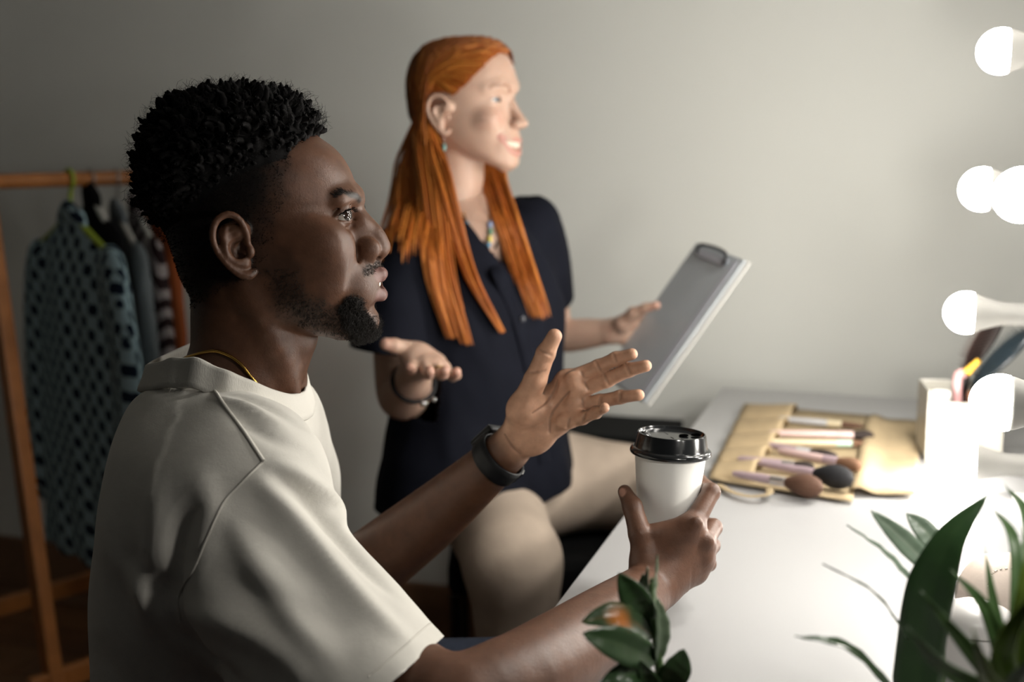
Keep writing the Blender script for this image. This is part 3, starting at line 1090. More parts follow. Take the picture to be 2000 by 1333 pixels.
# very short hair of the fade round the sides and the nape
fsel = np.where((sc_m[:nh] > .35) & (long_ < .5))[0]
i = rng.choice(fsel, 6000)
fuzz('hair_fade', hp[i], hn[i], rng.uniform(.0012, .0030, len(i)) * (.6 + long_[i]), .0003, 3, man, m_hair_b, 15, segs=3, droop=np.array((-.2, 0, -.3)))
# beard and moustache
w = beard_m[:nh] * (bg[:nh] * 1.3 + bj[:nh] * .7 + bmst[:nh] * .06)
w = np.where((hp[:, 2] < Q(0, 512)[2]), w, 0); w /= w.sum()
i = rng.choice(nh, 11000, p=w)
gl = np.clip(bg[i], 0, 1)
m_beard = mat('dark_beard_hair', (0.016, 0.013, 0.011), 0.6, 0.3)
fuzz('beard', hp[i], hn[i], rng.uniform(.6, 1.2, len(i)) * (.0026 + .0058 * gl ** 2), .00017, 5, man, m_beard, 12, droop=np.array((0.1, 0, -.35)))
wm = np.where(bmst[:nh] * (1 - lipm[:nh]) > .25, bmst[:nh], 0) * h[:nh]; wm /= wm.sum()
i = rng.choice(nh, 520, p=wm)
fuzz('moustache', hp[i], hn[i] * .7, rng.uniform(.0018, .0038, len(i)), .00013, 2, man, m_beard, 16, segs=4, droop=np.array((-.1, 0, -.7)), jit=.3)
w = np.where(brow_m[:nh] > .25, 1.0, 0); w /= w.sum()
for sd in (hp[:, 1] < Y0, hp[:, 1] >= Y0):
    ws = w * sd; ws /= ws.sum()
    i = rng.choice(nh, 520, p=ws)
    fuzz('eyebrow', hp[i], hn[i] * .25, rng.uniform(.003, .0055, len(i)), .00016, 1.2, man, m_hair_b, 13, droop=np.array((-.9, 0, .15)), jit=.12)
# upper lashes
for f, sg in ((lambda p: p, -1), (mir, 1)):
    lr_, ln_ = [], []
    for p in smooth_path([Q(660, 422, -.0455), Q(668, 416, -.0445), Q(680, 410, -.0405), Q(688, 410, -.034), Q(693, 415, -.026)], 60):
        lr_.append(f(p)); ln_.append(np.array((.8, sg * .35, .35)))
    fuzz('eyelash', np.array(lr_), np.array(ln_) * 3, np.full(len(lr_), .0050), .0002, 1.2, man, m_hair_b, 14, jit=.2)
# ---- T-shirt
S = Field((-.52, .94, .44), (.14, 1.60, 1.20), 0.0042)
ROW = [(728, 300, 545, 80), (745, 286, 568, 102), (765, 272, 588, 124), (790, 259, 598, 148), (830, 246, 603, 170), (900, 232, 608, 184), (980, 220, 615, 190),
       (1080, 212, 620, 192), (1200, 212, 630, 192), (1350, 216, 640, 190), (1500, 220, 660, 190), (1640, 230, 690, 190)]
S.loft([(Q(0, v)[2], Q(a, v)[0], Q(b, v)[0], w * .001, Y0 + .005) for v, a, b, w in ROW], nb=2.3, nf=2.2)
S.chain([P(410, 765, 1.245), P(455, 845, 1.185), P(500, 930, 1.145)], [.042, .055, .068], k=.05, n=8)
S.chain([P(490, 780, 1.33), P(540, 850, 1.39), P(560, 930, 1.43)], [.042, .052, .056], k=.05, n=8)
SLV = [P(462, 1000, 1.148), P(545, 1142, 1.108), P(640, 1268, 1.062), P(765, 1410, 1.010)]
S.chain(SLV, [.080, .083, .083, .080], k=.045, n=10)
SLL = [P(560, 940, 1.44), P(595, 1050, 1.48), P(630, 1140, 1.50)]
S.chain(SLL, [.052, .052, .052], k=.04, n=6)
SV, SF = S.mesh()
me = bpy.data.meshes.new('t_shirt')
me.from_pydata(SV.tolist(), [], SF.tolist())
sn = np.array([v.normal[:] for v in me.vertices])
# folds: pulled along the sleeve, hanging on the back, bunched in the armpit
ax = SLV[3] - SLV[0]; ax /= np.linalg.norm(ax)
fr_ = frame(ax, (0, -1, .2))
rel = SV - SLV[0]
la, lb, lc = rel @ fr_[:, 0], rel @ fr_[:, 1], rel @ fr_[:, 2]
near = sstep(1.20, 1.14, SV[:, 1]) if False else 1 - sstep(1.14, 1.22, SV[:, 1])
slm = sstep(-.02, .06, la) * near
q = np.stack([la * 4.0 + lb * 5, lb * 15 + la * 3, lc * 15], 1)
d = slm * .0075 * (vnoise(q, 1.0, 21) - .5) + slm * .005 * (vnoise(q * 2.1, 1.0, 22) - .5)
q = np.stack([SV[:, 0] * 9 + SV[:, 2] * 4, SV[:, 1] * 9, SV[:, 2] * 3.2], 1)
d += (1 - slm) * .009 * (vnoise(q, 1.0, 23) - .5)
q = np.stack([SV[:, 0] * 14 - SV[:, 2] * 12, SV[:, 1] * 14, SV[:, 2] * 16 + SV[:, 0] * 12], 1)
arm_pit = np.exp(-(np.linalg.norm(SV - P(360, 1180, 1.10), axis=1) / .12) ** 2)
d += arm_pit * .014 * (vnoise(q, 1.0, 24) - .5)


_bv = BVHTree.FromPolygons(SV.tolist(), [tuple(f) for f in SF.tolist()])


def ridge(pts, w, hgt):
    global d
    dd, t = seg_dist(SV, [seen(_bv, q[0], q[1]) for q in smooth_path([p[:2] for p in pts], 12)])
    d = d + 1.0 * hgt * np.exp(-(dd / w) ** 2) * np.sin(np.pi * np.clip(t * .94 + .03, 0, 1)) ** .6


# long folds that run down the sleeve from the shoulder point
ridge([(525, 905), (600, 935), (660, 985), (712, 1050)], .009, .0075)
ridge([(522, 918), (585, 965), (650, 1030), (720, 1110), (770, 1160)], .010, -.009)
ridge([(510, 935), (560, 990), (640, 1090), (730, 1190), (800, 1250)], .011, .008)
ridge([(480, 960), (530, 1040), (600, 1130), (690, 1240)], .015, -.006)
ridge([(440, 1010), (500, 1110), (580, 1220), (650, 1300)], .012, .006)
ridge([(400, 1110), (470, 1150), (560, 1180), (640, 1230)], .013, -.0035)
ridge([(365, 1190), (440, 1215), (530, 1265), (600, 1330)], .013, .008)
ridge([(355, 1230), (420, 1290), (480, 1340)], .011, -.008)
ridge([(330, 960), (350, 1060), (340, 1170)], .018, -.006)
ridge([(300, 930), (310, 1050), (290, 1180), (300, 1300)], .016, .007)
ridge([(215, 1080), (270, 1130), (330, 1220), (370, 1320)], .016, .006)
ridge([(240, 1080), (310, 1130), (350, 1180)], .014, -.005)
ridge([(390, 930), (410, 1000), (385, 1090)], .012, .006)
ridge([(420, 770), (480, 790), (560, 835)], .007, .0045)
ridge([(440, 768), (510, 785), (590, 830)], .007, -.0045)
ridge([(450, 800), (520, 850), (600, 880)], .008, -.004)
# the neck ring of the collar; the cloth tucks in under it
cl = [(288, 712, 1.26), (312, 706, 1.225), (350, 702, 1.200), (392, 708, 1.188), (437, 730, 1.185), (478, 747, 1.190), (519, 764, 1.203), (560, 773, 1.228), (588, 766, 1.268)]
clp = [P(*p) for p in cl]
_cc = np.array((clp[0][0] * .5 + clp[-1][0] * .5, Y0, 0))
for _i, _p in enumerate(clp):
    _o = _p - _cc; _o[2] = 0; _o /= np.linalg.norm(_o)
    _k = math.sin(math.pi * min(1, max(0, (_i - 1) / 7)))
    clp[_i] = _p + _o * .007 * _k + np.array((0, 0, .006 * _k))
clp = clp + [mir(p) for p in clp[::-1]]
ring = smooth_path(np.vstack([clp, clp[:1]]), 97)[:-1]
_dr, _t = seg_dist(SV, np.vstack([ring, ring[:1]]) + np.array((0, 0, -.013)))
d = d - .013 * np.exp(-(_dr / .022) ** 2)
# seams: shoulder and armhole
SEAM1 = [(412, 754, 1.230), (440, 795, 1.180), (480, 850, 1.125), (514, 901, 1.085)]
SEAM2 = [(514, 901, 1.085), (470, 945, 1.070), (435, 985, 1.070), (405, 1050, 1.070), (380, 1110, 1.080), (350, 1165, 1.100), (352, 1215, 1.100)]
SV2 = SV + sn * d[:, None]
me.vertices.foreach_set('co', SV2.astype(np.float32).ravel())
m_tee = mat('off_white_jersey', (0.62, 0.60, 0.55), 0.85, 0.2, noise=(25, 0.05), sheen=0.15,
            bump=[(900, 0.25, 0.0008, (1, 1, 1)), (120, 0.12, 0.002, (1, 1, 1))])
bm = bmesh.new(); bm.from_mesh(me)


def trim(bm, co, no, keep_fn):
    """cut the faces picked by keep_fn along a plane, dropping what lies beyond it"""
    fs = [f for f in bm.faces if keep_fn(f.calc_center_median())]
    geom = list({v for f in fs for v in f.verts}) + list({e for f in fs for e in f.edges}) + fs
    bmesh.ops.bisect_plane(bm, geom=geom, dist=1e-6, plane_co=Vector(co), plane_no=Vector(no), clear_outer=False, clear_inner=False)
    co, no = Vector(co), Vector(no)
    kill = [f for f in bm.faces if keep_fn(f.calc_center_median()) and (f.calc_center_median() - co).dot(no) > 1e-6]
    bmesh.ops.delete(bm, geom=kill, context='FACES')
    loose = [v for v in bm.verts if not v.link_faces]
    bmesh.ops.delete(bm, geom=loose, context='VERTS')


# sleeve hems
_a, _b = P(872, 1240, 1.02), P(752, 1342, .985)
_n = np.cross(_b - _a, _a - np.array((0, 0, CZ))); _n /= np.linalg.norm(_n)
if _n @ ax < 0: _n = -_n
hem_c = (_a + _b) / 2
trim(bm, hem_c, _n, lambda c: c.y < 1.2 and (np.array(c) - SLV[1]) @ ax > .0)
axl = SLL[2] - SLL[1]; axl /= np.linalg.norm(axl)
trim(bm, SLL[2] - axl * .02, axl, lambda c: c.y > 1.40 and (np.array(c) - SLL[1]) @ axl > 0 and c.x > -.30)
# neck opening: a tilted plane from the nape to the throat
n_c = P(440, 742, Y0); n_no = np.array((.24, 0, 1.0)); n_no /= np.linalg.norm(n_no)
trim(bm, n_c, n_no, lambda c: c.z > .93 and math.hypot((c.x - n_c[0]) / .103, (c.y - Y0) / .094) < 1)
# bottom hem
trim(bm, (0, 0, .50), (0, 0, -1), lambda c: c.z < .56)
bm.to_mesh(me); bm.free()
me.shade_smooth(); me.materials.append(m_tee)
shirt = bpy.data.objects.new('t_shirt', me); COL.objects.link(shirt); adopt(shirt, man)
shirt['label'] = 'loose off-white T-shirt with wide short sleeves'
sol = shirt.modifiers.new('thickness', 'SOLIDIFY'); sol.thickness = .0028; sol.offset = -1


bvh_s = BVHTree.FromPolygons([tuple(v.co) for v in me.vertices], [tuple(p.vertices) for p in me.polygons])


def on_shirt(p, off=.0008):
    c, n, i, dd = bvh_s.find_nearest(Vector(p))
    o = np.array(c) + np.array(n) * off
    return o


m_seam = mat('jersey_seam', (0.60, 0.58, 0.53), 0.9, 0.2, bump=[(600, 0.3, 0.001, (1, 1, 1))])
HEMS = [(846, 1214), (815, 1240), (785, 1268), (752, 1296), (720, 1322)]
for pts, r in ((SEAM1, .0020), (SEAM2, .0011), (HEMS, .0007)):
    line = [on_shirt(seen(bvh_s, q[0], q[1]), .0003) for q in smooth_path([p[:2] for p in pts], 26)]
    line = smooth_path(line, 50)
    tube('seam', line, r, m_seam, shirt, sides=8)
# collar band
cen = ring.mean(0)
prof = [(0, 0), (.0022, .0008), (.0032, .004), (.0058, .014), (.0095, .023), (.0105, .0275), (.0070, .030), (.003, .020), (.0005, .006), (-.0005, .002)]
VV, FF = [], []
npf = len(prof)
for i_, p in enumerate(ring):
    out = p - cen; out[2] = 0; out /= np.linalg.norm(out)
    wob = .0016 * math.sin(i_ * .9) * math.exp(-((i_ - 16) / 10.0) ** 2)
    for o_, dn in prof:
        VV.append(p + out * (o_ + wob) + np.array((-.05 * dn, 0, -dn)) + np.array((0, 0, wob * .8)))
for i_ in range(96):
    j_ = (i_ + 1) % 96
    for k_ in range(npf):
        l_ = (k_ + 1) % npf
        FF.append((i_ * npf + k_, j_ * npf + k_, j_ * npf + l_, i_ * npf + l_))
m_rib = mat('ribbed_collar', (0.62, 0.60, 0.55), 0.9, 0.2, bump=[(900, 0.4, 0.001, (1, 1, .06))])
mesh_obj('collar', VV, FF, m_rib, shirt)

# ---- trousers and shoes, below the table
m_jean = mat('dark_blue_denim', (0.018, 0.024, 0.040), 0.8, 0.2, noise=(60, 0.2))
G = Field((-.52, 1.02, .02), (.26, 1.60, .76), 0.006)
G.ell((-.34, Y0, .56), (.135, .185, .105), k=.04)
for yy, kx, ky in ((1.17, .06, 1.13), (1.40, .10, 1.45)):
    G.chain([(-.33, yy, .56), (kx, ky, .575)], [.094, .070], k=.04)
    G.chain([(kx, ky, .57), (kx - .05, ky + .01, .10)], [.066, .050], k=.03)
GV, GF = G.mesh()
mesh_obj('jeans', GV, GF, m_jean, man)
m_shoe = mat('black_shoe', (0.02, 0.02, 0.02), 0.5)
for kx, ky in ((.06, 1.13), (.10, 1.45)):
    Sx = Field((kx - .16, ky - .08, 0.0), (kx + .22, ky + .1, .16), .005)
    Sx.ell((kx - .06, ky + .01, .055), (.055, .042, .055), k=.02)
    Sx.chain([(kx - .04, ky + .01, .048), (kx + .11, ky + .01, .040)], [.042, .034], k=.02)
    Sx.F = np.maximum(Sx.F, (.006 - Sx.ax[2])[None, None, :])
    a_, b_ = Sx.mesh()
    mesh_obj('shoe', a_, b_, m_shoe, man)

# ---- watch on the left wrist, gold neck chain
m_strap = mat('black_rubber', (0.006, 0.0065, 0.008), 0.5, 0.25)
m_screen = mat('watch_glass', (0.004, 0.004, 0.005), 0.08, 0.6)
m_steel = mat('polished_steel', (0.55, 0.55, 0.55), 0.18, metal=1.0)
m_gold = mat('gold', (0.55, 0.33, 0.08), 0.22, metal=1.0)
wa = P(925, 941, 1.396); wb = P(992, 880, 1.378)
wax = (wb - wa) / np.linalg.norm(wb - wa)
wc = P(982, 903, 1.386)
wfr = frame(wax, (0, 1, 0))
bvh_b = BVHTree.FromPolygons(V.tolist(), [tuple(f) for f in Fc])
rings = []
for k_ in range(48):
    a = 2 * math.pi * k_ / 48
    dr = wfr[:, 1] * math.cos(a) + wfr[:, 2] * math.sin(a)
    best = .026
    hit = bvh_b.ray_cast(Vector(wc + dr * .07), Vector(-dr), .07)
    if hit[0] is not None: best = .07 - hit[3]
    rings.append((dr, best))
rr_ = np.array([b for _, b in rings]); rr_ = np.convolve(np.r_[rr_[-3:], rr_, rr_[:3]], np.ones(7) / 7, 'valid')
prof = [(-.0115, .0004), (-.0105, .0026), (-.004, .0032), (.004, .0032), (.0105, .0026), (.0115, .0004), (.009, -.0006), (-.009, -.0006)]
VV, FF = [], []
for (dr, _), r in zip(rings, rr_):
    for a, o_ in prof: VV.append(wc + wax * a + dr * (r + .0016 + o_))
for i_ in range(48):
    j_ = (i_ + 1) % 48
    for k_ in range(8):
        l_ = (k_ + 1) % 8
        FF.append((i_ * 8 + k_, j_ * 8 + k_, j_ * 8 + l_, i_ * 8 + l_)[::-1])
strap = mesh_obj('smart_watch', VV, FF, m_strap, man, label='black smart watch with rubber strap on the wrist')
# the case sits on the back of the hand's side, the clasp below
bdir = np.array((-.62, .60, .50)); bdir -= wax * (bdir @ wax); bdir /= np.linalg.norm(bdir)
k_ = int(np.argmax([dr @ bdir for dr, _ in rings])); dr = rings[k_][0]
Rw = np.stack([wax, np.cross(dr, wax), dr], 1)
box('watch_case', wc + dr * (rr_[k_] + .0075), (.036, .032, .0085), m_strap, strap, Rw, .003)
box('watch_screen', wc + dr * (rr_[k_] + .0123), (.031, .027, .0012), m_screen, strap, Rw, .0005)
cd = np.array((.55, .12, -.8)); cd -= wax * (cd @ wax); cd /= np.linalg.norm(cd)
k_ = int(np.argmax([dr @ cd for dr, _ in rings])); dr = rings[k_][0]
Rw = np.stack([wax, np.cross(dr, wax), dr], 1)
box('clasp', wc + dr * (rr_[k_] + .0054), (.018, .010, .0022), m_steel, strap, Rw, .0008)
nl_ = [(335, 703, 1.28), (352, 692, 1.24), (378, 687, 1.215), (405, 688, 1.205), (440, 699, 1.202), (470, 717, 1.205), (495, 741, 1.212), (512, 760, 1.222), (540, 785, 1.25), (552, 795, 1.28)]
npz = [P(*p) for p in nl_]
npz = npz + [mir(p) for p in npz[-2:0:-1]]
rg = smooth_path(np.vstack([npz, npz[:1]]), 91)[:-1]
fix = []
for p in rg:
    c, n, i_, dd = bvh_b.find_nearest(Vector(p))
    fix.append(np.array(c) + np.array(n) * .0022)
fix = np.array(fix)
fix = (np.roll(fix, 1, 0) + fix * 2 + np.roll(fix, -1, 0)) / 4
tube('necklace', fix, .0019, m_gold, man, sides=8, closed=True, label='thin gold neck chain')

# ---- stool
m_stool = mat('stool_wood', (0.14, 0.075, 0.04), 0.5, noise=(12, .2))
stool = empty('stool', (-.34, Y0, 0), 'low round wooden stool under the man', 'stool')
lathe('seat', [(.001, .425), (.165, .425), (.175, .432), (.175, .450), (.165, .457), (.001, .457)], (-.34, Y0, 0), m_stool, stool, sides=40)
for a in (.6, 2.2, 3.8, 5.3):
    cs = np.array((math.cos(a), math.sin(a), 0))
    tube('leg', [np.array((-.34, Y0, .425)) + cs * .12, np.array((-.34, Y0, .004)) + cs * .17], [.018, .014], m_stool, stool, sides=12)
set_color(body, skin)
# ================================================================== the woman
YAW = math.radians(25)
hf = np.array((math.cos(YAW), -math.sin(YAW), 0.0)); hl = np.array((math.sin(YAW), math.cos(YAW), 0.0))
HO = P(868, 224, 2.02) + .072 * hl              # centre between the ears
TILT = math.radians(2.0)
hz_ = np.array((0, 0, 1.0)); 
HR = np.stack([hf * math.cos(TILT) + hz_ * math.sin(TILT), hl, hz_ * math.cos(TILT) - hf * math.sin(TILT)], 1)


def W2(p): return np.asarray(p) @ HR.T + HO


FR = [(.118, -.026, .040, .020), (.112, -.052, .058, .042), (.098, -.072, .074, .059), (.078, -.083, .085, .068), (.056, -.088, .0905, .0715), (.040, -.088, .0915, .071),
      (.026, -.087, .087, .069), (.008, -.086, .0845, .0675), (-.012, -.076, .087, .0655), (-.028, -.064, .091, .062), (-.042, -.050, .0925, .057), (-.056, -.024, .0905, .050),
      (-.070, .015, .0905, .041), (-.081, .045, .088, .031), (-.089, .060, .081, .018), (-.094, .066, .075, .008)]
f2 = Field((-.115, -.10, -.225), (.135, .10, .125), .0019)
f2.loft([(z, a, b, w, 0.0) for z, a, b, w in FR], nb=2.1, nf=2.2)
f2.chain([(-.012, 0, -.03), (-.022, 0, -.10), (-.040, 0, -.22)], [.046, .047, .052], k=.012)
f2.chain([(.072, 0, .030), (.088, 0, .012), (.101, 0, -.010), (.106, 0, -.017)], [.0075, .0070, .0075, .0082], k=.008)
for s in (-1, 1):
    m = lambda x, y, z: np.array((x, s * y, z))
    f2.ell(m(.097, .010, -.0195), (.0095, .0062, .0066), k=.005)
    f2.ell(m(.104, .0055, -.0275), (.0035, .0025, .0025), k=.002, op='sub')
    f2.chain([m(.085, .010, .041), m(.078, .030, .045), m(.062, .046, .040)], [.006, .006, .004], k=.012)
    f2.ell(m(.093, .032, .021), (.012, .016, .010), k=.012, op='sub')
    f2.ell(m(.062, .041, -.010), (.017, .014, .014), k=.018)
    f2.ell(m(.064, .031, .020), .0132, k=.004)
    f2.chain([m(.0700, .0430, .0195), m(.0765, .036, .0215), m(.0775, .028, .021), m(.0735, .0195, .0175)], [.0010, .0030, .0032, .0012], k=.0015, op='sub', n=8)
    f2.chain([m(.098, .024, -.026), m(.086, .036, -.038), m(.078, .040, -.050)], [.0012, .0015, .001], k=.006, op='sub')
    # ear
    f2.chain([m(.008, .070, .012), m(-.010, .076, .006), m(-.006, .074, -.022)], [.007, .009, .006], k=.005)
    f2.chain([m(.010, .072, .008), m(.006, .077, .024), m(-.010, .082, .031), m(-.022, .084, .020), m(-.023, .083, .002), m(-.012, .079, -.020), m(.000, .074, -.030), m(.008, .071, -.026)],
             [.0028, .003, .003, .003, .003, .0032, .0045, .003], k=.003, n=18)
    f2.ell(m(-.004, .084, .004), (.009, .008, .013), k=.004, op='sub')
    f2.ell(m(.008, .074, -.004), (.0035, .004, .005), k=.003)
# smiling mouth
f2.ell((.076, 0, -.050), (.020, .030, .024), k=.012)
ulw = [(.0800, -.0335, -.0380), (.0880, -.0200, -.0435), (.0965, -.008, -.0445), (.0985, 0, -.0450), (.0965, .008, -.0445), (.0880, .0200, -.0435), (.0800, .0335, -.0380)]
llw = [(.0800, -.0335, -.0385), (.0875, -.0200, -.0585), (.0945, -.008, -.0650), (.0960, 0, -.0660), (.0945, .008, -.0650), (.0875, .0200, -.0585), (.0800, .0335, -.0385)]
f2.chain(ulw, [.0014, .0024, .0030, .0029, .0030, .0024, .0014], k=.004)
f2.chain(llw, [.0014, .0028, .0038, .0040, .0038, .0028, .0014], k=.004)
f2.chain([(.0820, -.0300, -.0405), (.0915, -.016, -.0505), (.0965, 0, -.0550), (.0915, .016, -.0505), (.0820, .0300, -.0405)], [.0016, .0054, .0068, .0054, .0016], k=.0012, op='sub', n=11)
f2.ell((.080, 0, -.080), (.012, .017, .011), k=.012)
wV, wF = f2.mesh()
wVl = wV.copy()
wVw = W2(wV)

# ---- arms and hands
def wrow(*a): return [P(*q) for q in a]


whf = [(wrow((806, 710, 1.770), (803, 722, 1.715), (802, 722, 1.690), (801, 718, 1.675)), [.0100, .0082, .0076, .0068]),
       (wrow((828, 714, 1.760), (834, 729, 1.702), (838, 731, 1.674), (839, 725, 1.658)), [.0100, .0084, .0078, .0070]),
       (wrow((848, 718, 1.760), (860, 732, 1.706), (866, 731, 1.680), (869, 724, 1.666)), [.0096, .0080, .0075, .0068]),
       (wrow((865, 722, 1.770), (884, 736, 1.726), (891, 733, 1.702), (892, 726, 1.688)), [.0090, .0074, .0070, .0064])]
wht = (wrow((808, 694, 1.805), (792, 682, 1.792), (770, 676, 1.782), (754, 673, 1.776)), [.0150, .0122, .0112, .0095])
ww = P(815, 716, 1.848)
wmeta = [(ww, whf[i][0][0], .016, .0110, .012) for i in range(4)] + [(ww, wht[0][0], .017, .0150, .012)]
warm = (wrow((800, 505, 1.975), (782, 600, 1.955), (778, 700, 1.965), (786, 768, 1.965), (796, 762, 1.925), (806, 742, 1.885)) + [ww], [.046, .044, .040, .042, .038, .030, .025])
H2 = hand_field(whf, wht, wmeta, [(P(812, 693, 1.798), (.027, .028, .019), None, .012), (P(842, 706, 1.790), (.022, .030, .013), None, .012)], ww, warm, .0024)
a2V, a2F = H2.mesh()
lhf = [(wrow((1238, 612, 2.20), (1262, 620, 2.235), (1280, 640, 2.235), (1290, 655, 2.232)), [.0095, .0078, .0072, .0062]),
       (wrow((1236, 632, 2.21), (1262, 645, 2.245), (1282, 662, 2.242), (1292, 676, 2.238)), [.0095, .008, .0072, .0062]),
       (wrow((1230, 650, 2.215), (1256, 666, 2.245), (1274, 682, 2.242), (1284, 694, 2.238)), [.0092, .0078, .007, .0062]),
       (wrow((1222, 664, 2.215), (1244, 682, 2.24), (1260, 696, 2.238), (1268, 706, 2.236)), [.0085, .007, .0064, .0056])]
lht = (wrow((1216, 632, 2.185), (1238, 612, 2.165), (1262, 602, 2.150), (1282, 597, 2.138)), [.0135, .0108, .0092, .0075])
lw2 = P(1192, 648, 2.215)
lmeta2 = [(lw2, lhf[i][0][0], .015, .0105, .012) for i in range(4)] + [(lw2, lht[0][0], .015, .013, .012)]
larm2 = (wrow((1052, 505, 2.235), (1066, 560, 2.255), (1080, 640, 2.28), (1105, 655, 2.265), (1150, 652, 2.24)) + [lw2], [.040, .040, .036, .032, .028, .0225])
H3 = hand_field(lhf, lht, lmeta2, [], lw2, larm2, .0024)
a3V, a3F = H3.mesh()
# chest, hidden under the shirt except at the open collar
f3 = Field((-.30, 1.85, .58), (.26, 2.42, 1.20), .005)
f3.chain([P(830, 505, 2.02), P(930, 475, 2.11), P(985, 495, 2.15)], [.045, .054, .034], k=.03)
f3.chain([P(930, 480, 2.10), P(960, 760, 2.10), P(975, 930, 2.14)], [.075, .095, .12], k=.05)
f3.chain([W2((-.030, 0, -.15)), P(935, 470, 2.10)], [.049, .058], k=.03)
f3.ell(P(938, 478, 2.075), (.048, .045, .055), k=.03)
cV, cF = f3.mesh()

m_skin_l = mat('fair_skin', (0.55, 0.36, 0.28), 0.45, 0.4, attr='tint', noise=(40, 0.05), sss=0.25, bump=[(500, 0.06, 0.0008, (1, 1, 1))])
woman = empty('person', (*P(960, 950, 2.14)[:2], 0.0), 'woman with long straight orange hair and a navy shirt holding a clipboard', 'person')
V2, F2 = merge_geo([(wVw, wF), (a2V, a2F), (a3V, a3F), (cV, cF)])
body2 = mesh_obj('body', V2, F2, m_skin_l, woman)
sk = np.tile(np.array((0.54, 0.36, 0.275)), (len(V2), 1))
nw = len(wV)
wp = wVl.copy(); wp[:, 1] = np.abs(wp[:, 1])


def blend2(msk, col, a=0, b=None):
    b = nw if b is None else b
    sk[a:b] = sk[a:b] * (1 - msk[:, None]) + np.array(col) * msk[:, None]


du, _ = seg_dist(wVl, ulw); dl2, _ = seg_dist(wVl, llw)
blend2(.65 * (1 - sstep(.0038, .0054, np.minimum(du, dl2 - .0008))), (0.50, 0.20, 0.17))
d, _ = seg_dist(wp, [(.062, .041, -.010), (.075, .034, -.008)]); blend2(.35 * (1 - sstep(.005, .025, d)), (0.62, 0.30, 0.24))
_ws = wVl[wVl[:, 1] > -.002]
bw = [(.086, .011, .0385), (.084, .022, .0435), (.074, .038, .044), (.068, .045, .040)]
bw = [_ws[np.argmin(np.sum((_ws - np.array(p)) ** 2, 1))] for p in smooth_path(bw, 10)]
d, _ = seg_dist(wp, bw); blend2(.72 * (1 - sstep(.0012, .0036, d)), (0.20, 0.085, 0.04))
d, _ = seg_dist(wp, [(.0720, .044, .0215), (.0785, .036, .0255), (.0790, .027, .0245), (.0745, .019, .020)]); blend2(.9 * (1 - sstep(.0010, .0030, d)), (0.05, 0.028, 0.02))
d = np.linalg.norm(wp - np.array((.104, .0055, -.0275)), axis=1); blend2(.6 * (1 - sstep(.002, .004, d)), (0.22, 0.09, 0.07))
# warmer finger tips
for pts, rad in whf + lhf + [wht, lht]:
    d = np.linalg.norm(V2 - pts[3], axis=1)
    mm = np.where(np.arange(len(V2)) >= nw, .4 * (1 - sstep(.006, .022, d)), 0)
    sk = sk * (1 - mm[:, None]) + np.array((0.58, 0.28, 0.22)) * mm[:, None]
set_color(body2, sk)

# eyes and teeth
m_iris_b = mat('grey_blue_iris', (0.10, 0.16, 0.20), 0.05, 0.6)
m_scl2 = mat('eye_white_bright', (0.72, 0.70, 0.68), 0.08, 0.6)
for s in (-1, 1):
    eye(W2((.064, s * .031, .020)), HR @ np.array((.97, -.06, .06)), .0122, m_scl2, m_iris_b, woman)
tpw = smooth_path([W2(p) for p in [(.0785, -.0265, -.0445), (.0895, -.0140, -.0495), (.0938, 0, -.0515), (.0895, .0140, -.0495), (.0785, .0265, -.0445)]], 9)
for i_ in range(8):
    c = (tpw[i_] + tpw[i_ + 1]) / 2; d_ = tpw[i_ + 1] - tpw[i_]
    box('tooth', c, (np.linalg.norm(d_) * .96, .005, .0098), m_tooth, woman, frame(d_), .0014)

# ear drop
m_teal = mat('green_stone', (0.12, 0.32, 0.30), 0.2, 0.6)
tip = W2((.001, -.078, -.034))
er = tube('earring', [tip, tip + np.array((0, 0, -.012))], .0008, m_steel, woman, sides=8, label='small green drop earring')
lathe('stone', [(.0003, -.026), (.0028, -.022), (.0034, -.018), (.0022, -.014), (.0005, -.011)], tip, m_teal, er, sides=14)

# ---- navy shirt
tf = np.array((.77, -.64, 0)); tf /= np.linalg.norm(tf); tl = np.array((.64, .77, 0)); tl /= np.linalg.norm(tl)
TR = np.stack([tf, tl, np.array((0, 0, 1.0))], 1)
TO = np.array((-.062, 2.085, 0.0))


def T2(p): return np.asarray(p) @ TR.T + TO


def Ti(p): return (np.asarray(p) - TO) @ TR


s2 = Field((-.24, -.30, .62), (.27, .30, 1.16), .0042)
RW2 = [(1.145, -.055, .040, .060), (1.125, -.070, .055, .085), (1.100, -.085, .072, .115), (1.07, -.097, .088, .145), (1.03, -.104, .108, .166), (.97, -.108, .128, .172),
       (.90, -.108, .128, .168), (.82, -.108, .128, .168), (.74, -.118, .140, .182), (.68, -.122, .150, .192), (.63, -.122, .150, .192)]
s2.loft([(z, a + .018 * (1.1 - z), b + .030 * (1.1 - z), w, -.06 * (1.1 - z)) for z, a, b, w in RW2], nb=2.2, nf=2.2)
ns = Ti(P(800, 495, 1.975)); s2.chain([ns, Ti(P(776, 590, 1.950)), Ti(P(760, 700, 1.940))], [.056, .062, .068], k=.035, n=8)
fs = Ti(P(1035, 445, 2.20)); s2.chain([fs, Ti(P(1052, 520, 2.235)), Ti(P(1064, 590, 2.26))], [.058, .060, .060], k=.04, n=8)
s2V, s2F = s2.mesh()
me = bpy.data.meshes.new('shirt'); me.from_pydata(s2V.tolist(), [], s2F.tolist())
n2 = np.array([v.normal[:] for v in me.vertices])
q = np.stack([s2V[:, 0] * 16, s2V[:, 1] * 16 + s2V[:, 2] * 5, s2V[:, 2] * 4.5], 1)
dd = .016 * (vnoise(q, 1.0, 31) - .5) + .006 * (vnoise(q * 2.3, 1.0, 32) - .5)
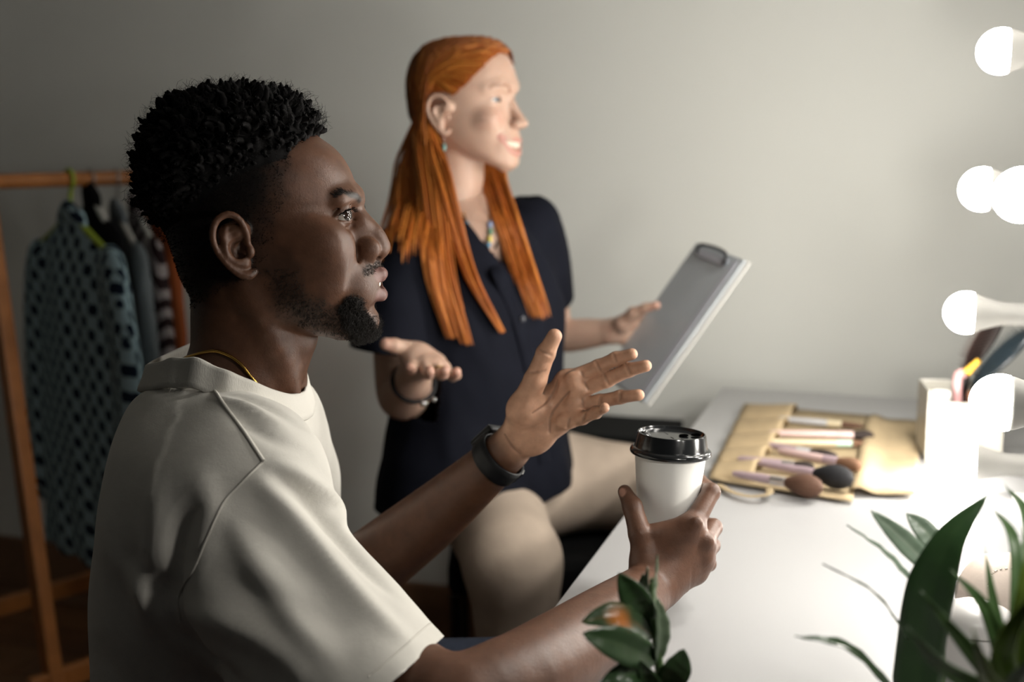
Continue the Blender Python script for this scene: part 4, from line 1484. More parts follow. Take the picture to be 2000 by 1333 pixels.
s2V = s2V + n2 * dd[:, None]
me.vertices.foreach_set('co', s2V.astype(np.float32).ravel())
bm = bmesh.new(); bm.from_mesh(me)
sa = Ti(P(760, 700, 1.940)) - Ti(P(776, 590, 1.950)); sa /= np.linalg.norm(sa)
sc_ = Ti(P(758, 688, 1.940))
trim(bm, sc_, sa, lambda c: (np.array(c) - sc_) @ sa > -.02 and (np.array(c) - sc_) @ sa < .10 and np.linalg.norm((np.array(c) - sc_) - sa * ((np.array(c) - sc_) @ sa)) < .094 and c.y < -.13)
sb = Ti(P(1064, 590, 2.26)) - Ti(P(1052, 520, 2.235)); sb /= np.linalg.norm(sb)
sc2 = Ti(P(1064, 590, 2.26))
trim(bm, sc2, sb, lambda c: c.y > .16 and c.z > .85 and (np.array(c) - sc2) @ sb > -.02)
nk0 = Ti(W2((-.036, 0, -.20)))
trim(bm, (nk0[0], nk0[1], 1.100), (-.16, 0, 1.0), lambda c: c.z > 1.02 and math.hypot((c.x - nk0[0]) / .070, (c.y - nk0[1]) / .070) < 1)
# open V at the throat
kill = []
for f in bm.faces:
    c = f.calc_center_median()
    if c.x > nk0[0] and c.z > 1.02 and abs(c.y - nk0[1] - .0) < min((c.z - 1.02) * .50, .040): kill.append(f)
bmesh.ops.delete(bm, geom=kill, context='FACES')
trim(bm, (0, 0, .668), (0, .06, -1.0), lambda c: c.z < .72)
for v in bm.verts: v.co = Vector(T2(np.array(v.co)))
bm.to_mesh(me); bm.free(); me.shade_smooth()
m_navy = mat('navy_cotton', (0.0055, 0.0065, 0.012), 0.85, 0.12, noise=(30, .1), bump=[(500, .15, .001, (1, 1, 1))])
me.materials.append(m_navy)
wshirt = bpy.data.objects.new('shirt', me); COL.objects.link(wshirt); adopt(wshirt, woman)
wshirt['label'] = 'loose navy button shirt with elbow sleeves'
sol = wshirt.modifiers.new('thickness', 'SOLIDIFY'); sol.thickness = .0025; sol.offset = -1
bvh_w = BVHTree.FromPolygons([tuple(v.co) for v in me.vertices], [tuple(p.vertices) for p in me.polygons])
# placket, collar flaps, buttons
pl = [seen(bvh_w, u, v, 2.0) for u, v in ((962, 485), (970, 520), (990, 575), (1012, 630), (1030, 700), (1046, 780), (1058, 860), (1064, 905))]
pl = smooth_path(pl, 24)
nv = []
for p in pl:
    c, n, i_, q_ = bvh_w.find_nearest(Vector(p)); nv.append(np.array(n))
VV, FF = [], []
for p, n in zip(pl, nv):
    side = np.cross(np.array((0, 0, 1.0)), n); side /= np.linalg.norm(side)
    for a, b in ((-.015, .0004), (-.014, .0026), (.014, .0026), (.015, .0004)): VV.append(p + side * a + n * b)
for i_ in range(len(pl) - 1):
    for k_ in range(3): FF.append((i_ * 4 + k_, i_ * 4 + k_ + 1, i_ * 4 + 5 + k_, i_ * 4 + 4 + k_))
mesh_obj('placket', VV, FF, m_navy, wshirt)
m_btn = mat('dark_button', (0.03, 0.035, 0.045), 0.25, 0.6)
for u, v in ((976, 533), (1016, 624), (1036, 722), (1052, 812)):
    p = seen(bvh_w, u, v, 2.0); c, n, i_, q_ = bvh_w.find_nearest(Vector(p)); n = np.array(n)
    lathe('button', [(.0005, .0050), (.0040, .0048), (.0056, .0054), (.0060, .0042), (.0055, .0028)], np.array(c), m_btn, wshirt, n, 18)
for pts in ([(898, 428, 2.03), (915, 462, 2.02), (952, 486, 2.00)], [(960, 418, 2.085), (975, 450, 2.06), (968, 484, 2.02)]):
    line = smooth_path([P(*p) for p in pts], 12)
    tube('collar', line, np.interp(np.linspace(0, 1, 12), [0, .5, 1], [.009, .013, .004]), m_navy, wshirt, sides=10, flat=(1.0, .35))
# necklace of small coloured charms
bvh_c = BVHTree.FromPolygons(V2.tolist(), [tuple(f) for f in F2])
nk = [(905, 415), (918, 448), (935, 470), (948, 484), (955, 470), (958, 445), (955, 420)]
nkp = []
for u, v in nk:
    p = seen(bvh_c, u, v, 2.05); nkp.append(p + np.array((0, -.003, 0)))
neck2 = tube('necklace', nkp, .0011, m_gold, woman, sides=6, n=30, label='fine necklace with coloured charms')
cols = [(0.55, 0.35, 0.03), (0.10, 0.22, 0.33), (0.6, 0.5, 0.1), (0.12, 0.25, 0.15), (0.25, 0.32, 0.5), (0.5, 0.12, 0.06)]
qq = smooth_path(nkp, 12)
for i_ in range(1, 11):
    m_ch = mat('charm_stone', cols[i_ % 6], .25, .6)
    c = qq[i_] + np.array((0, -.004, -.004))
    lathe('charm', [(.0003, -.006), (.0035, -.0045), (.0048, 0), (.0035, .0045), (.0003, .006)], c, m_ch, neck2, sides=12)

# ---- hair
m_red = mat('orange_hair', (0.50, 0.14, 0.02), 0.42, 0.45, attr='tint', sheen=0.0)
bvw = BVHTree.FromPolygons(wVl.tolist(), [tuple(f) for f in wF.tolist()])
HC = np.array((-.005, 0, .030))


def skull(dv, off):
    """point of the head surface in direction dv from its middle (head frame)"""
    dv = np.asarray(dv, float); dv = dv / np.linalg.norm(dv)
    h_ = bvw.ray_cast(Vector(HC + dv * .20), Vector(-dv), .2)
    r = .2 - h_[3] if h_[0] is not None else .09
    return HC + dv * (r + off)


def region(p):
    """is a head-frame surface point under the hair?"""
    x, y, z = p
    ay = abs(y)
    front = np.interp(z, [-.06, -.03, 0, .02, .045, .07, .090, .12], [-.035, -.030, -.018, .004, .040, .062, .074, .10])
    return x < front and z > -.075


rngw = np.random.default_rng(5)
# cap
km = np.array([region(p) for p in wVl])
km &= ~((np.abs(wVl[:, 1]) > .066) & (np.linalg.norm((wVl - np.array((-.006, 0, .0))) * np.array((1, 0, 1)), axis=1) < .036))
fk = wF[km[wF].all(1)]
ids = np.unique(fk); rem = np.full(nw, -1); rem[ids] = np.arange(len(ids))
nl2 = np.array([v.normal[:] for v in body2.data.vertices])[:nw]
capw = wVw[ids] + nl2[ids] * .0055
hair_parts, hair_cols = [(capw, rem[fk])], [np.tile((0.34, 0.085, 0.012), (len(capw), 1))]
roots = np.where(km & (wVl[:, 2] > -.02))[0]
rb_ = roots[wVl[roots, 0] < -.045]
roots = np.concatenate([rngw.choice(roots, 2200), rngw.choice(rb_, 700)])
TH3 = np.array([0, 2.094, 4.189])


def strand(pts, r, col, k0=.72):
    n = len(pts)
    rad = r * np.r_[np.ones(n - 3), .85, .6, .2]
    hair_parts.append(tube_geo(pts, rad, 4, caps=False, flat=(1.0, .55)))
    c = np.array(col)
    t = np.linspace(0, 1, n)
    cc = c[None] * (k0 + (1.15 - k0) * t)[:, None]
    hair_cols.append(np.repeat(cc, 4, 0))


# hanging locks: lists of (u, v, y), spread at start and end in metres
LOCKS = {
    'back': [[(826, 262, 2.07), (812, 330, 2.06), (800, 400, 2.03), (785, 460, 1.985), (780, 520, 1.96)], .022, .024],
    'near1': [[(832, 262, 2.05), (846, 345, 2.00), (856, 440, 1.965), (874, 550, 1.950), (912, 672, 1.945)], .014, .006],
    'near2': [[(834, 264, 2.045), (862, 345, 1.99), (888, 440, 1.965), (922, 545, 1.950), (982, 650, 1.945)], .010, .003],
    'near3': [[(828, 262, 2.055), (836, 350, 2.01), (840, 450, 1.965), (850, 550, 1.950), (884, 660, 1.945)], .012, .006],
}
FARL = [[(950, 300, 2.16), (962, 350, 2.13), (988, 430, 2.06), (1018, 520, 2.02), (1052, 618, 2.0)], .014, .012]


LOCKS['far'] = FARL


def lay(path):
    """rest a lock on the shirt or the chest where it would sink in"""
    out = []
    for k_, p in enumerate(path):
        for bv in (bvh_w, bvh_c):
            o_ = Vector((0, 0, CZ)); r_ = Vector(p) - o_
            hit = bv.ray_cast(o_, r_.normalized(), 5.0)
            if hit[0] is not None and hit[3] < r_.length + .012 and k_ > 4:
                p = np.array(o_ + r_.normalized() * (hit[3] - .012))
        out.append(p)
    return np.array(out)


LOCK_P = {k_: smooth_path(lay(smooth_path([P(*p) for p in v_[0]], 12)), 16) for k_, v_ in LOCKS.items()}


def hang(key, n, off):
    _, s0, s1 = LOCKS[key]
    q = smooth_path(LOCK_P[key], n)
    t = np.linspace(0, 1, n)[:, None]
    return q + off * (s0 + (s1 - s0) * t ** 1.6)


def base_color():
    k = rngw.uniform(0, 1)
    return np.array((0.38, 0.090, 0.010)) * (1 - k) + np.array((0.54, 0.195, 0.030)) * k


G_near = np.array((-.046, -.070, -.016)); G_far = np.array((-.040, .074, -.012))
for i_ in roots:
    p = wVl[i_]
    near_side = p[1] < .012
    g = (G_near if near_side else G_far) + rngw.normal(0, .007, 3) * np.array((1.6, .3, 1.2))
    backish = p[0] < -.045
    if backish: g = np.array((-.080, p[1] * .9, -.045)) + rngw.normal(0, .006, 3)
    dv0 = (p - HC) / np.linalg.norm(p - HC); dv1 = (g - HC) / np.linalg.norm(g - HC)
    pts = []
    lift = rngw.uniform(.004, .010)
    sd_ = -1 if near_side else 1
    mid = np.array((-.032, sd_ * .074, .046)) + rngw.normal(0, .004, 3)
    dvm = (mid - HC) / np.linalg.norm(mid - HC)
    over = (not backish) and p[0] > -.030
    for t in np.linspace(0, 1, 8):
        if over:
            a_, b_, tt = (dv0, dvm, t / .65) if t < .65 else (dvm, dv1, (t - .65) / .35)
            dv = a_ * (1 - tt) + b_ * tt
            if t < .65: dv = dv + np.array((0, 0, .12 * math.sin(math.pi * tt)))
        else:
            dv = dv0 * (1 - t) + dv1 * t
            dv[2] += .15 * math.sin(math.pi * t) * (1 if p[2] > .05 else .2)
        pts.append(skull(dv, lift))
    pts = W2(np.array(pts))
    off = rngw.normal(0, 1, 3) * np.array((.8, .6, .25))
    off = np.clip(off, -1.6, 1.6)
    if backish: key = 'back'
    elif near_side: key = rngw.choice(['near1', 'near2', 'near3', 'back'], p=[.36, .20, .26, .18])
    else: key = 'far'
    hg = hang(key, 14, off)
    if backish:
        # falls straight down the back onto the shoulder
        u_ = rngw.uniform(752, 842); e_ = P(u_, rngw.uniform(430, 530) - .25 * (u_ - 748), rngw.uniform(1.98, 2.08))
        s_ = pts[-1]; m_ = s_ * .55 + e_ * .45 + np.array((-.010, .0, .012))
        hg = smooth_path([s_, m_, e_], 14)
    if key == 'back': hg = hg[:max(8, int(14 * rngw.uniform(.7, 1)))]
    else: hg = hg[:max(10, int(round(14 * rngw.uniform(.70, 1.0) ** .8)))]
    full = np.vstack([pts[:-1], hg[1:]])
    sm = smooth_path(full[::2] if len(full) % 2 else np.vstack([full[::2], full[-1:]]), 20)
    strand(sm, rngw.uniform(.0009, .0017), base_color(), .42 if backish else .85)  # shade painted into the back strands from the root, sheen into the front ones
# extra hair in the hanging locks
for key, cnt in (('near1', 260), ('near2', 140), ('near3', 200), ('far', 330)):
    for _ in range(cnt):
        off = np.clip(rngw.normal(0, 1, 3) * np.array((.85, .6, .25)), -1.7, 1.7)
        hg = hang(key, 16, off)
        hg = hg[:max(10, int(round(16 * rngw.uniform(.62, 1.0) ** .8)))]
        strand(hg, rngw.uniform(.0010, .0020), base_color())
hv2, hf2 = merge_geo(hair_parts)
ho = mesh_obj('hair', hv2, hf2, m_red, woman, label='long straight orange hair tucked behind the ear')
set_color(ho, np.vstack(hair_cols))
# ---- trousers, shoes
m_beige = mat('beige_cotton', (0.44, 0.36, 0.29), 0.85, 0.2, noise=(30, .06), bump=[(60, .15, .004, (1, 1, 1)), (500, .2, .001, (1, 1, 1))])
kn_r, kn_l = P(1002, 1095, 1.84), np.array((.335, 2.225, .605))
p2 = Field((-.26, 1.70, .06), (.46, 2.46, .80), .0055)
p2.ell(P(965, 965, 2.16), (.155, .135, .095), k=.05)
p2.chain([P(945, 955, 2.13), kn_r], [.098, .074], k=.04)
p2.chain([kn_r, kn_r + np.array((.025, .05, -.47))], [.070, .052], k=.03)
p2.chain([P(1030, 930, 2.19), kn_l], [.096, .068], k=.05)
p2.chain([kn_l, kn_l + np.array((.01, .07, -.50))], [.064, .050], k=.03)
pV, pF = p2.mesh()
mm = bpy.data.meshes.new('tmp'); mm.from_pydata(pV.tolist(), [], pF.tolist())
pn = np.array([v.normal[:] for v in mm.vertices]); bpy.data.meshes.remove(mm)
pV = pV + pn * (.007 * (vnoise(pV * np.array((14, 6, 10)), 1.0, 41) - .5))[:, None]
mesh_obj('trousers', pV, pF, m_beige, woman)
for c in (kn_r + np.array((.025, .05, 0)), kn_l + np.array((.01, .07, 0))):
    Sx = Field((c[0] - .09, c[1] - .2, 0.0), (c[0] + .14, c[1] + .1, .15), .005)
    Sx.ell((c[0], c[1], .065), (.045, .05, .065), k=.02)
    Sx.chain([(c[0], c[1], .05), (c[0] + .05, c[1] - .12, .038)], [.042, .030], k=.02)
    Sx.F = np.maximum(Sx.F, (.006 - Sx.ax[2])[None, None, :])
    a_, b_ = Sx.mesh()
    mesh_obj('shoe', a_, b_, m_shoe, woman)

# ---- bracelet and ring
bc = P(808, 748, 1.878); bax = ww - P(802, 755, 1.90); bax /= np.linalg.norm(bax)
bf = frame(bax, (0, 0, 1))
circ = np.array([bc + .0335 * (math.cos(a) * bf[:, 1] + math.sin(a) * bf[:, 2]) for a in np.linspace(0, 2 * np.pi, 40, endpoint=False)])
br = tube('bracelet', circ, .0034, m_strap, woman, sides=8, closed=True, label='dark bracelet with bright metal charms')
for u, v in ((823, 762), (830, 768), (842, 770)):
    p = P(u, v, 1.85)
    k_ = int(np.argmin(np.linalg.norm(circ - p, axis=1)))
    dr = circ[k_] - bc; dr /= np.linalg.norm(dr)
    lathe('charm', [(.0003, -.005), (.004, -.003), (.005, 0), (.004, .003), (.0003, .005)], circ[k_] + dr * .005 + bf[:, 1] * (u - 830) * .0004, m_steel, br, dr, 14)
rp = whf[2][0]
rc = rp[0] * .25 + rp[1] * .75; ra = rp[1] - rp[0]; ra /= np.linalg.norm(ra); rfm = frame(ra)
tube('ring', np.array([rc + .0092 * (math.cos(a) * rfm[:, 1] + math.sin(a) * rfm[:, 2]) for a in np.linspace(0, 2 * np.pi, 24, endpoint=False)]), .0012, m_gold, woman, sides=8, closed=True, label='thin gold ring')
# ================================================================== coffee cup
m_paper = mat('white_paper_cup', (0.72, 0.71, 0.68), 0.35, 0.4)
m_lid = mat('black_plastic_lid', (0.010, 0.011, 0.012), 0.16, 0.55)
m_hole = mat('black_hole', (0.001, 0.001, 0.001), 0.9, 0.0)
ca = np.array((.045, .02, 1.0)); ca /= np.linalg.norm(ca)
cc = P(1310, 878, 1.312)
cup = empty('coffee_cup', cc - ca * .108, 'white paper coffee cup with black lid held by the man', 'cup')
lathe('cup_body', [(.0005, -.104), (.0275, -.104), (.0282, -.108), (.0290, -.108), (.0392, -.001), (.0385, .001)], cc, m_paper, cup, ca, 64)
lid = lathe('lid', [(.0400, -.0048), (.0438, -.0048), (.0446, -.0030), (.0444, -.0008), (.0428, .0016), (.0412, .0022), (.0402, .0026), (.0396, .0046), (.0376, .0170), (.0370, .0186),
                    (.0358, .0188), (.0350, .0176), (.0346, .0160), (.0335, .0150), (.0005, .0150)], cc, m_lid, cup, ca, 72, label='glossy black sip lid')
cf = frame((1, 0, 0), ca); ex, ey, ez = cf[:, 0], cf[:, 1], cf[:, 2]
top = cc + ez * .0150
bm = bmesh.new()
LS = Field(top - .045, top + .045, .0011)
LS.ell(top + ex * -.0300 + ez * .0005, (.0065, .0100, .0045), cf, k=.002)
LS.ell(top + ex * -.0190 + ez * -.001, (.0075, .0150, .0030), cf, k=.003)
LS.ell(top + ex * -.0170 + ez * .0026, (.0060, .0120, .0024), cf, k=.002, op='sub')
LS.ell(top + ex * -.0310 + ez * .0050, (.0025, .0042, .0030), cf, k=.001, op='sub')
a_, b_ = LS.mesh(); bm.free()
mesh_obj('sip_spout', a_, b_, m_lid, lid)
for dx, dy, r in ((.0140, .000, .0042), (.0275, .002, .0044)):
    lathe('vent_hole', [(r + .0012, .0001), (r + .0008, .0010), (r, .0010), (r * .9, .0003), (.0002, .0003)], top + ex * dx + ey * dy, m_hole, lid, ez, 20)
for dx, dy, l in ((.0000, -.010, .007), (.0100, -.016, .005), (-.004, .012, .010)):
    box('embossed_mark', top + ex * dx + ey * dy + ez * .0002, (.0008, l, .0006), m_lid, lid, frame(ex * .9 + ey * .3, ez), .0001)

# ================================================================== clipboard
m_board = mat('grey_plastic_board', (0.46, 0.50, 0.53), 0.25, 0.5, noise=(14, .04))
m_edge = mat('board_edge', (0.52, 0.54, 0.60), 0.2, 0.5)
m_white = mat('white_sheet', (0.72, 0.71, 0.68), 0.6, 0.3)
m_blackm = mat('black_metal', (0.012, 0.014, 0.016), 0.3, 0.5)
tl_, tr_, br_, bl_ = P(1355, 484, 2.230), P(1464, 499, 2.070), P(1262, 783, 2.035), P(1176, 738, 2.190)
Lx = ((tl_ - bl_) + (tr_ - br_)) / 2; Wx = ((tr_ - tl_) + (br_ - bl_)) / 2
ll_, lw_ = np.linalg.norm(Lx), np.linalg.norm(Wx)
Lx /= ll_; Wx -= Lx * (Wx @ Lx); Wx /= np.linalg.norm(Wx)
Nx = np.cross(Wx, Lx)                       # towards the reader
CR = np.stack([Wx, Lx, Nx], 1); cen_ = (tl_ + tr_ + br_ + bl_) / 4
clip = empty('clipboard', cen_ - Lx * ll_ / 2, 'grey clipboard with black clip held up by the woman', 'clipboard')
cb = lambda a, b, n: cen_ + Wx * a + Lx * b + Nx * n
box('board', cb(0, 0, 0), (lw_, ll_, .0035), m_board, clip, CR, .0015)
box('paper', cb(-.006, -.008, -.0035), (lw_ * .95, ll_ * .96, .0030), m_white, clip, CR, .0004)
box('edge_strip', cb(lw_ / 2 - .020, -.002, .0022), (.014, ll_ - .012, .0012), m_edge, clip, CR, .0004)
box('back_sheet', cb(.004, 0, -.0062), (lw_ + .004, ll_ + .002, .0020), m_white, clip, CR, .0006)
cl_ = box('clip', cb(-.004, ll_ / 2 - .018, .0042), (.098, .014, .0045), m_edge, clip, CR, .0015)
wire = [cb(-.052, ll_ / 2 - .022, .005), cb(-.054, ll_ / 2 - .012, .011), cb(-.045, ll_ / 2 - .004, .013), cb(.0, ll_ / 2 - .001, .013), cb(.037, ll_ / 2 - .004, .013), cb(.046, ll_ / 2 - .012, .011), cb(.044, ll_ / 2 - .022, .005)]
tube('clip_wire', wire, .0032, m_blackm, cl_, n=36, sides=8)

# ================================================================== bench and chest behind
m_black = mat('black_upholstery', (0.006, 0.0065, 0.007), 0.75, 0.15, bump=[(60, .1, .003, (1, 1, 1))])
bz = P(965, 965, 2.16)[2] - .075
bench = empty('bench', (*P(960, 950, 2.2)[:2], 0), 'black padded bench with thin metal legs under the woman', 'bench')
bx0, bx1, by0, by1 = P(872, 1080, 2.02)[0], .27, 2.04, 2.46
bR = np.eye(3)
box('seat', ((bx0 + bx1) / 2, (by0 + by1) / 2, bz - .045), (bx1 - bx0, by1 - by0, .07), m_black, bench, bR, .018)
for x in (bx0 + .012, bx1 - .012):
    for y in (by0 + .02, by1 - .02):
        tube('leg', [(x, y, bz - .08), (x, y, .005)], .009, m_blackm, bench, sides=10)
chest = empty('storage_chest', (.22, 2.56, 0), 'low black storage chest against the wall beside the table', 'chest')
cz = P(1210, 852, 2.55)[2]
crot = RW
cpt = WPT + WDIR * .46 + WNRM * .13
box('chest_body', (cpt[0], cpt[1], cz / 2 - .008), (.36, .20, cz - .03), m_black, chest, crot, .006)
box('chest_lid', (cpt[0], cpt[1], cz - .010), (.37, .21, .020), m_black, chest, crot, .005)
chest.location = (cpt[0], cpt[1], 0.0)
for o in chest.children: o.matrix_parent_inverse = Matrix.Translation(chest.location).inverted()
# ================================================================== brush roll on the table
ZT = TZ + .0006
m_canvas = mat('tan_canvas', (0.40, 0.31, 0.19), 0.85, 0.2, noise=(40, .10), bump=[(350, .3, .001, (1, 1, 1)), (40, .2, .004, (1, 1, 1))])
m_canvas2 = mat('tan_canvas_pocket', (0.38, 0.29, 0.175), 0.85, 0.2, noise=(40, .10), bump=[(350, .3, .001, (1, 1, 1))])


def patch(name, c4, z0, bulge, m, parent, nu=14, nv=12, th=.0016, seed=0, wr=.002):
    """cloth between four pixel corners (back left, back right, front right, front left) lying on the table"""
    A, B, C, D = [PZ(u, v, ZT) for u, v in c4]
    Vt, Ft = [], []
    g = np.array([(i / (nu - 1), j / (nv - 1)) for j in range(nv) for i in range(nu)])
    pts = (1 - g[:, :1]) * (1 - g[:, 1:]) * A + g[:, :1] * (1 - g[:, 1:]) * B + g[:, :1] * g[:, 1:] * C + (1 - g[:, :1]) * g[:, 1:] * D
    z = z0 + np.array([bulge(a, b) for a, b in g]) + wr * vnoise(pts * np.array((22, 22, 0)), 1.0, seed)
    top = pts.copy(); top[:, 2] = ZT + z + th
    bot = pts.copy(); bot[:, 2] = ZT + z
    n = len(pts)
    Vt = np.vstack([top, bot])
    for j in range(nv - 1):
        for i in range(nu - 1):
            a = j * nu + i
            Ft.append((a, a + 1, a + nu + 1, a + nu)[::-1]); Ft.append((n + a, n + a + 1, n + a + nu + 1, n + a + nu))
    rim = [i for i in range(nu)] + [j * nu + nu - 1 for j in range(1, nv)] + [(nv - 1) * nu + i for i in range(nu - 2, -1, -1)] + [j * nu for j in range(nv - 2, 0, -1)]
    for a, b in zip(rim, rim[1:] + rim[:1]): Ft.append((a, b, n + b, n + a))
    return mesh_obj(name, Vt, Ft, m, parent)


c0 = PZ(1560, 880, ZT)
roll = empty('brush_roll', c0, 'tan canvas brush roll spread open on the white table', 'brush roll')
edge_up = lambda a, b: .004 * max(0, (abs(b - .5) * 2 - .8) * 5) + .003 * max(0, (.12 - a) * 8)
patch('cloth', [(1458, 797), (1698, 818), (1664, 988), (1384, 944)], .0, edge_up, m_canvas, roll, seed=1)
patch('flap', [(1694, 824), (1797, 830), (1791, 976), (1662, 970)], .0022, lambda a, b: .010 * math.exp(-((a - .12) / .18) ** 2) + .004 * math.sin(b * 9 + a * 2) ** 2, m_canvas, roll, seed=2)
pe = lambda t: ((1456 + (1384 - 1456) * t, 797 + (943 - 797) * t), (1558 + (1471 - 1558) * t, 809 + (950 - 809) * t))
for i in range(5):
    t0, t1 = i / 5, (i + .97) / 5
    (a, b), (d_, c_) = pe(t0), pe(t1)
    patch('pocket', [a, b, c_, d_], .004, lambda u, v: .024 * math.sin(math.pi * v) ** .5 * (.35 + .65 * u), m_canvas2, roll, nu=8, nv=9, seed=3 + i, wr=.001)
tube('tie_ribbon', [PZ(u, v, ZT + z) for u, v, z in ((1404, 948, .004), (1430, 962, .006), (1465, 970, .008), (1500, 966, .012), (1502, 956, .012))], .006, m_canvas, roll, n=24, flat=(.25, 1.0))

m_lilac = mat('lilac_handle', (0.36, 0.27, 0.30), 0.25, 0.5)
m_pink = mat('pale_pink_handle', (0.58, 0.42, 0.40), 0.22, 0.5)
m_cream = mat('cream_handle', (0.60, 0.52, 0.36), 0.3, 0.5)
m_clear = mat('pale_grey_handle', (0.45, 0.45, 0.47), 0.12, 0.6)
m_fer = mat('silver_ferrule', (0.70, 0.64, 0.62), 0.22, metal=0.85)
m_mint = mat('mint_ferrule', (0.42, 0.62, 0.52), 0.3)
BR = {'brown': (0.10, 0.052, 0.034), 'dark': (0.030, 0.022, 0.020), 'black': (0.018, 0.018, 0.020), 'umber': (0.16, 0.085, 0.05)}
m_br = {k: mat('bristles_' + k, c, .7, .2, bump=[(900, .5, .001, (1, 1, 1))]) for k, c in BR.items()}


def makeup_brush(p0, p1, pf, r, hr, hm, fm, bc, label, z=.0145, flat=1.0):
    """from the handle end p0 over the ferrule start pf (fraction) to the bristle tip p1"""
    a, b = PZ(*p0, ZT + z), PZ(*p1, ZT + z + (hr - r) * .3)
    ax_ = b - a; L_ = np.linalg.norm(ax_); ax_ /= L_
    root = empty('makeup_brush', a, label, 'makeup brush', 'brushes in the canvas roll')
    h1, h2 = L_ * (pf - .16), L_ * pf
    lathe('handle', [(.0005, 0), (r * .55, .002), (r * .8, L_ * .08), (r, h1 * .8), (r, h1)], a, hm, root, ax_, 20)
    lathe('ferrule', [(r * 1.02, h1), (r * 1.08, h1 + .002), (r * 1.08, h2), (r * .9, h2 + .001)], a, fm, root, ax_, 20)
    n = 9
    pr = [(r * .95, h2)] + [(max(.0006, (r + (hr - r) * math.sin(min(1, t * 1.5) * math.pi / 2)) * math.sqrt(max(0, 1 - max(0, (t - .45) / .55) ** 2.2))), h2 + (L_ - h2) * t) for t in np.linspace(.08, 1, n)]
    lathe('bristles', pr, a, m_br[bc], root, ax_, 24)


makeup_brush((1430, 925), (1608, 955), .60, .0068, .0175, m_lilac, m_fer, 'brown', 'large fluffy brown powder brush at the front of the roll', z=.020)
makeup_brush((1480, 905), (1668, 938), .60, .0066, .0190, m_lilac, m_lilac, 'black', 'large black powder brush beside the brown one', z=.022)
makeup_brush((1440, 897), (1592, 916), .74, .0075, .0098, m_lilac, m_fer, 'dark', 'short thick lilac brush with dark round tip', z=.016)
makeup_brush((1480, 866), (1638, 896), .66, .0066, .0105, m_lilac, m_clear, 'dark', 'grey lilac brush with dark rounded bristles in the middle', z=.015)
makeup_brush((1520, 880), (1684, 912), .72, .0068, .0110, m_pink, m_lilac, 'umber', 'pinkish brush with brown bristles next to the flap', z=.026)
makeup_brush((1500, 846), (1708, 852), .80, .0068, .0100, m_pink, m_pink, 'dark', 'long pale pink brush with dark tapered tip', z=.015)
makeup_brush((1500, 862), (1690, 868), .86, .0052, .0058, m_cream, m_mint, 'umber', 'cream brush with a mint green ferrule', z=.013)
makeup_brush((1520, 818), (1688, 834), .74, .0060, .0052, m_clear, m_cream, 'brown', 'pale glossy brush farthest back in the roll', z=.013)

# ================================================================== white holder with brushes
m_holder = mat('cream_plastic', (0.38, 0.365, 0.32), 0.3, 0.5)
hc = PZ(1806, 905, TZ)
Hx, Hy = np.array((0.985, -.17, 0)), np.array((.17, .985, 0))
HRm = np.stack([Hx, Hy, np.array((0, 0, 1.0))], 1)
holder = empty('brush_holder', hc + Hx * .06 + Hy * .05, 'cream plastic holder full of brushes behind the glowing bulbs', 'holder')
hb = lambda a, b, z: hc + Hx * a + Hy * b + np.array((0, 0, z))
HWd, HDp, HF_, HB_ = .118, .105, .100, .118
box('base', hb(HWd / 2, HDp / 2, .003), (HWd, HDp, .004), m_holder, holder, HRm, .001)
box('front_wall', hb(HWd / 2, .0025, HF_ / 2 + .001), (HWd, .004, HF_), m_holder, holder, HRm, .0015)
box('back_wall', hb(HWd / 2, HDp - .0025, HB_ / 2 + .001), (HWd, .004, HB_), m_holder, holder, HRm, .0015)
for a in (.0025, HWd - .0025):
    box('side_wall', hb(a, HDp / 2, HB_ / 2 + .001), (.004, HDp - .006, HB_), m_holder, holder, HRm, .0015)
box('divider', hb(HWd / 2, HDp * .5, .045), (HWd - .01, .003, .088), m_holder, holder, HRm, .001)


def jar(name, a, b, r, h, m, cap, label):
    p = hb(a, b, .006)
    root = empty(name, p, label, 'cosmetic')
    lathe('body', [(.0005, 0), (r, 0), (r, h * .7), (r * .9, h * .72)], p, m, root, sides=24)
    lathe('cap', [(r * .97, h * .72), (r * 1.0, h * .73), (r * 1.0, h * .98), (r * .9, h), (.0005, h)], p, cap, root, sides=24)


m_copper = mat('copper_tube', (0.50, 0.28, 0.18), 0.25, metal=.8)
jar('jar', .024, .028, .015, .108, m_white, m_white, 'white capped jar at the left of the cream holder')
jar('lipstick', .074, .026, .010, .110, m_copper, m_copper, 'copper coloured lipstick tube in the cream holder')
jar('jar', .098, .028, .011, .112, m_white, m_edge, 'pale grey jar at the right of the cream holder')

m_bbody = mat('brown_black_plastic', (0.010, 0.008, 0.0075), 0.4, 0.3)
m_brist = mat('reddish_bristle', (0.055, 0.022, 0.016), 0.6)
m_tealp = mat('dark_teal_plastic', (0.010, 0.018, 0.024), 0.3, 0.5)
m_tbr = mat('dark_teal_bristle', (0.010, 0.018, 0.022), 0.6)
m_yel = mat('yellow_plastic', (0.70, 0.40, 0.04), 0.35)
m_pkh = mat('pink_plastic', (0.55, 0.30, 0.30), 0.35)


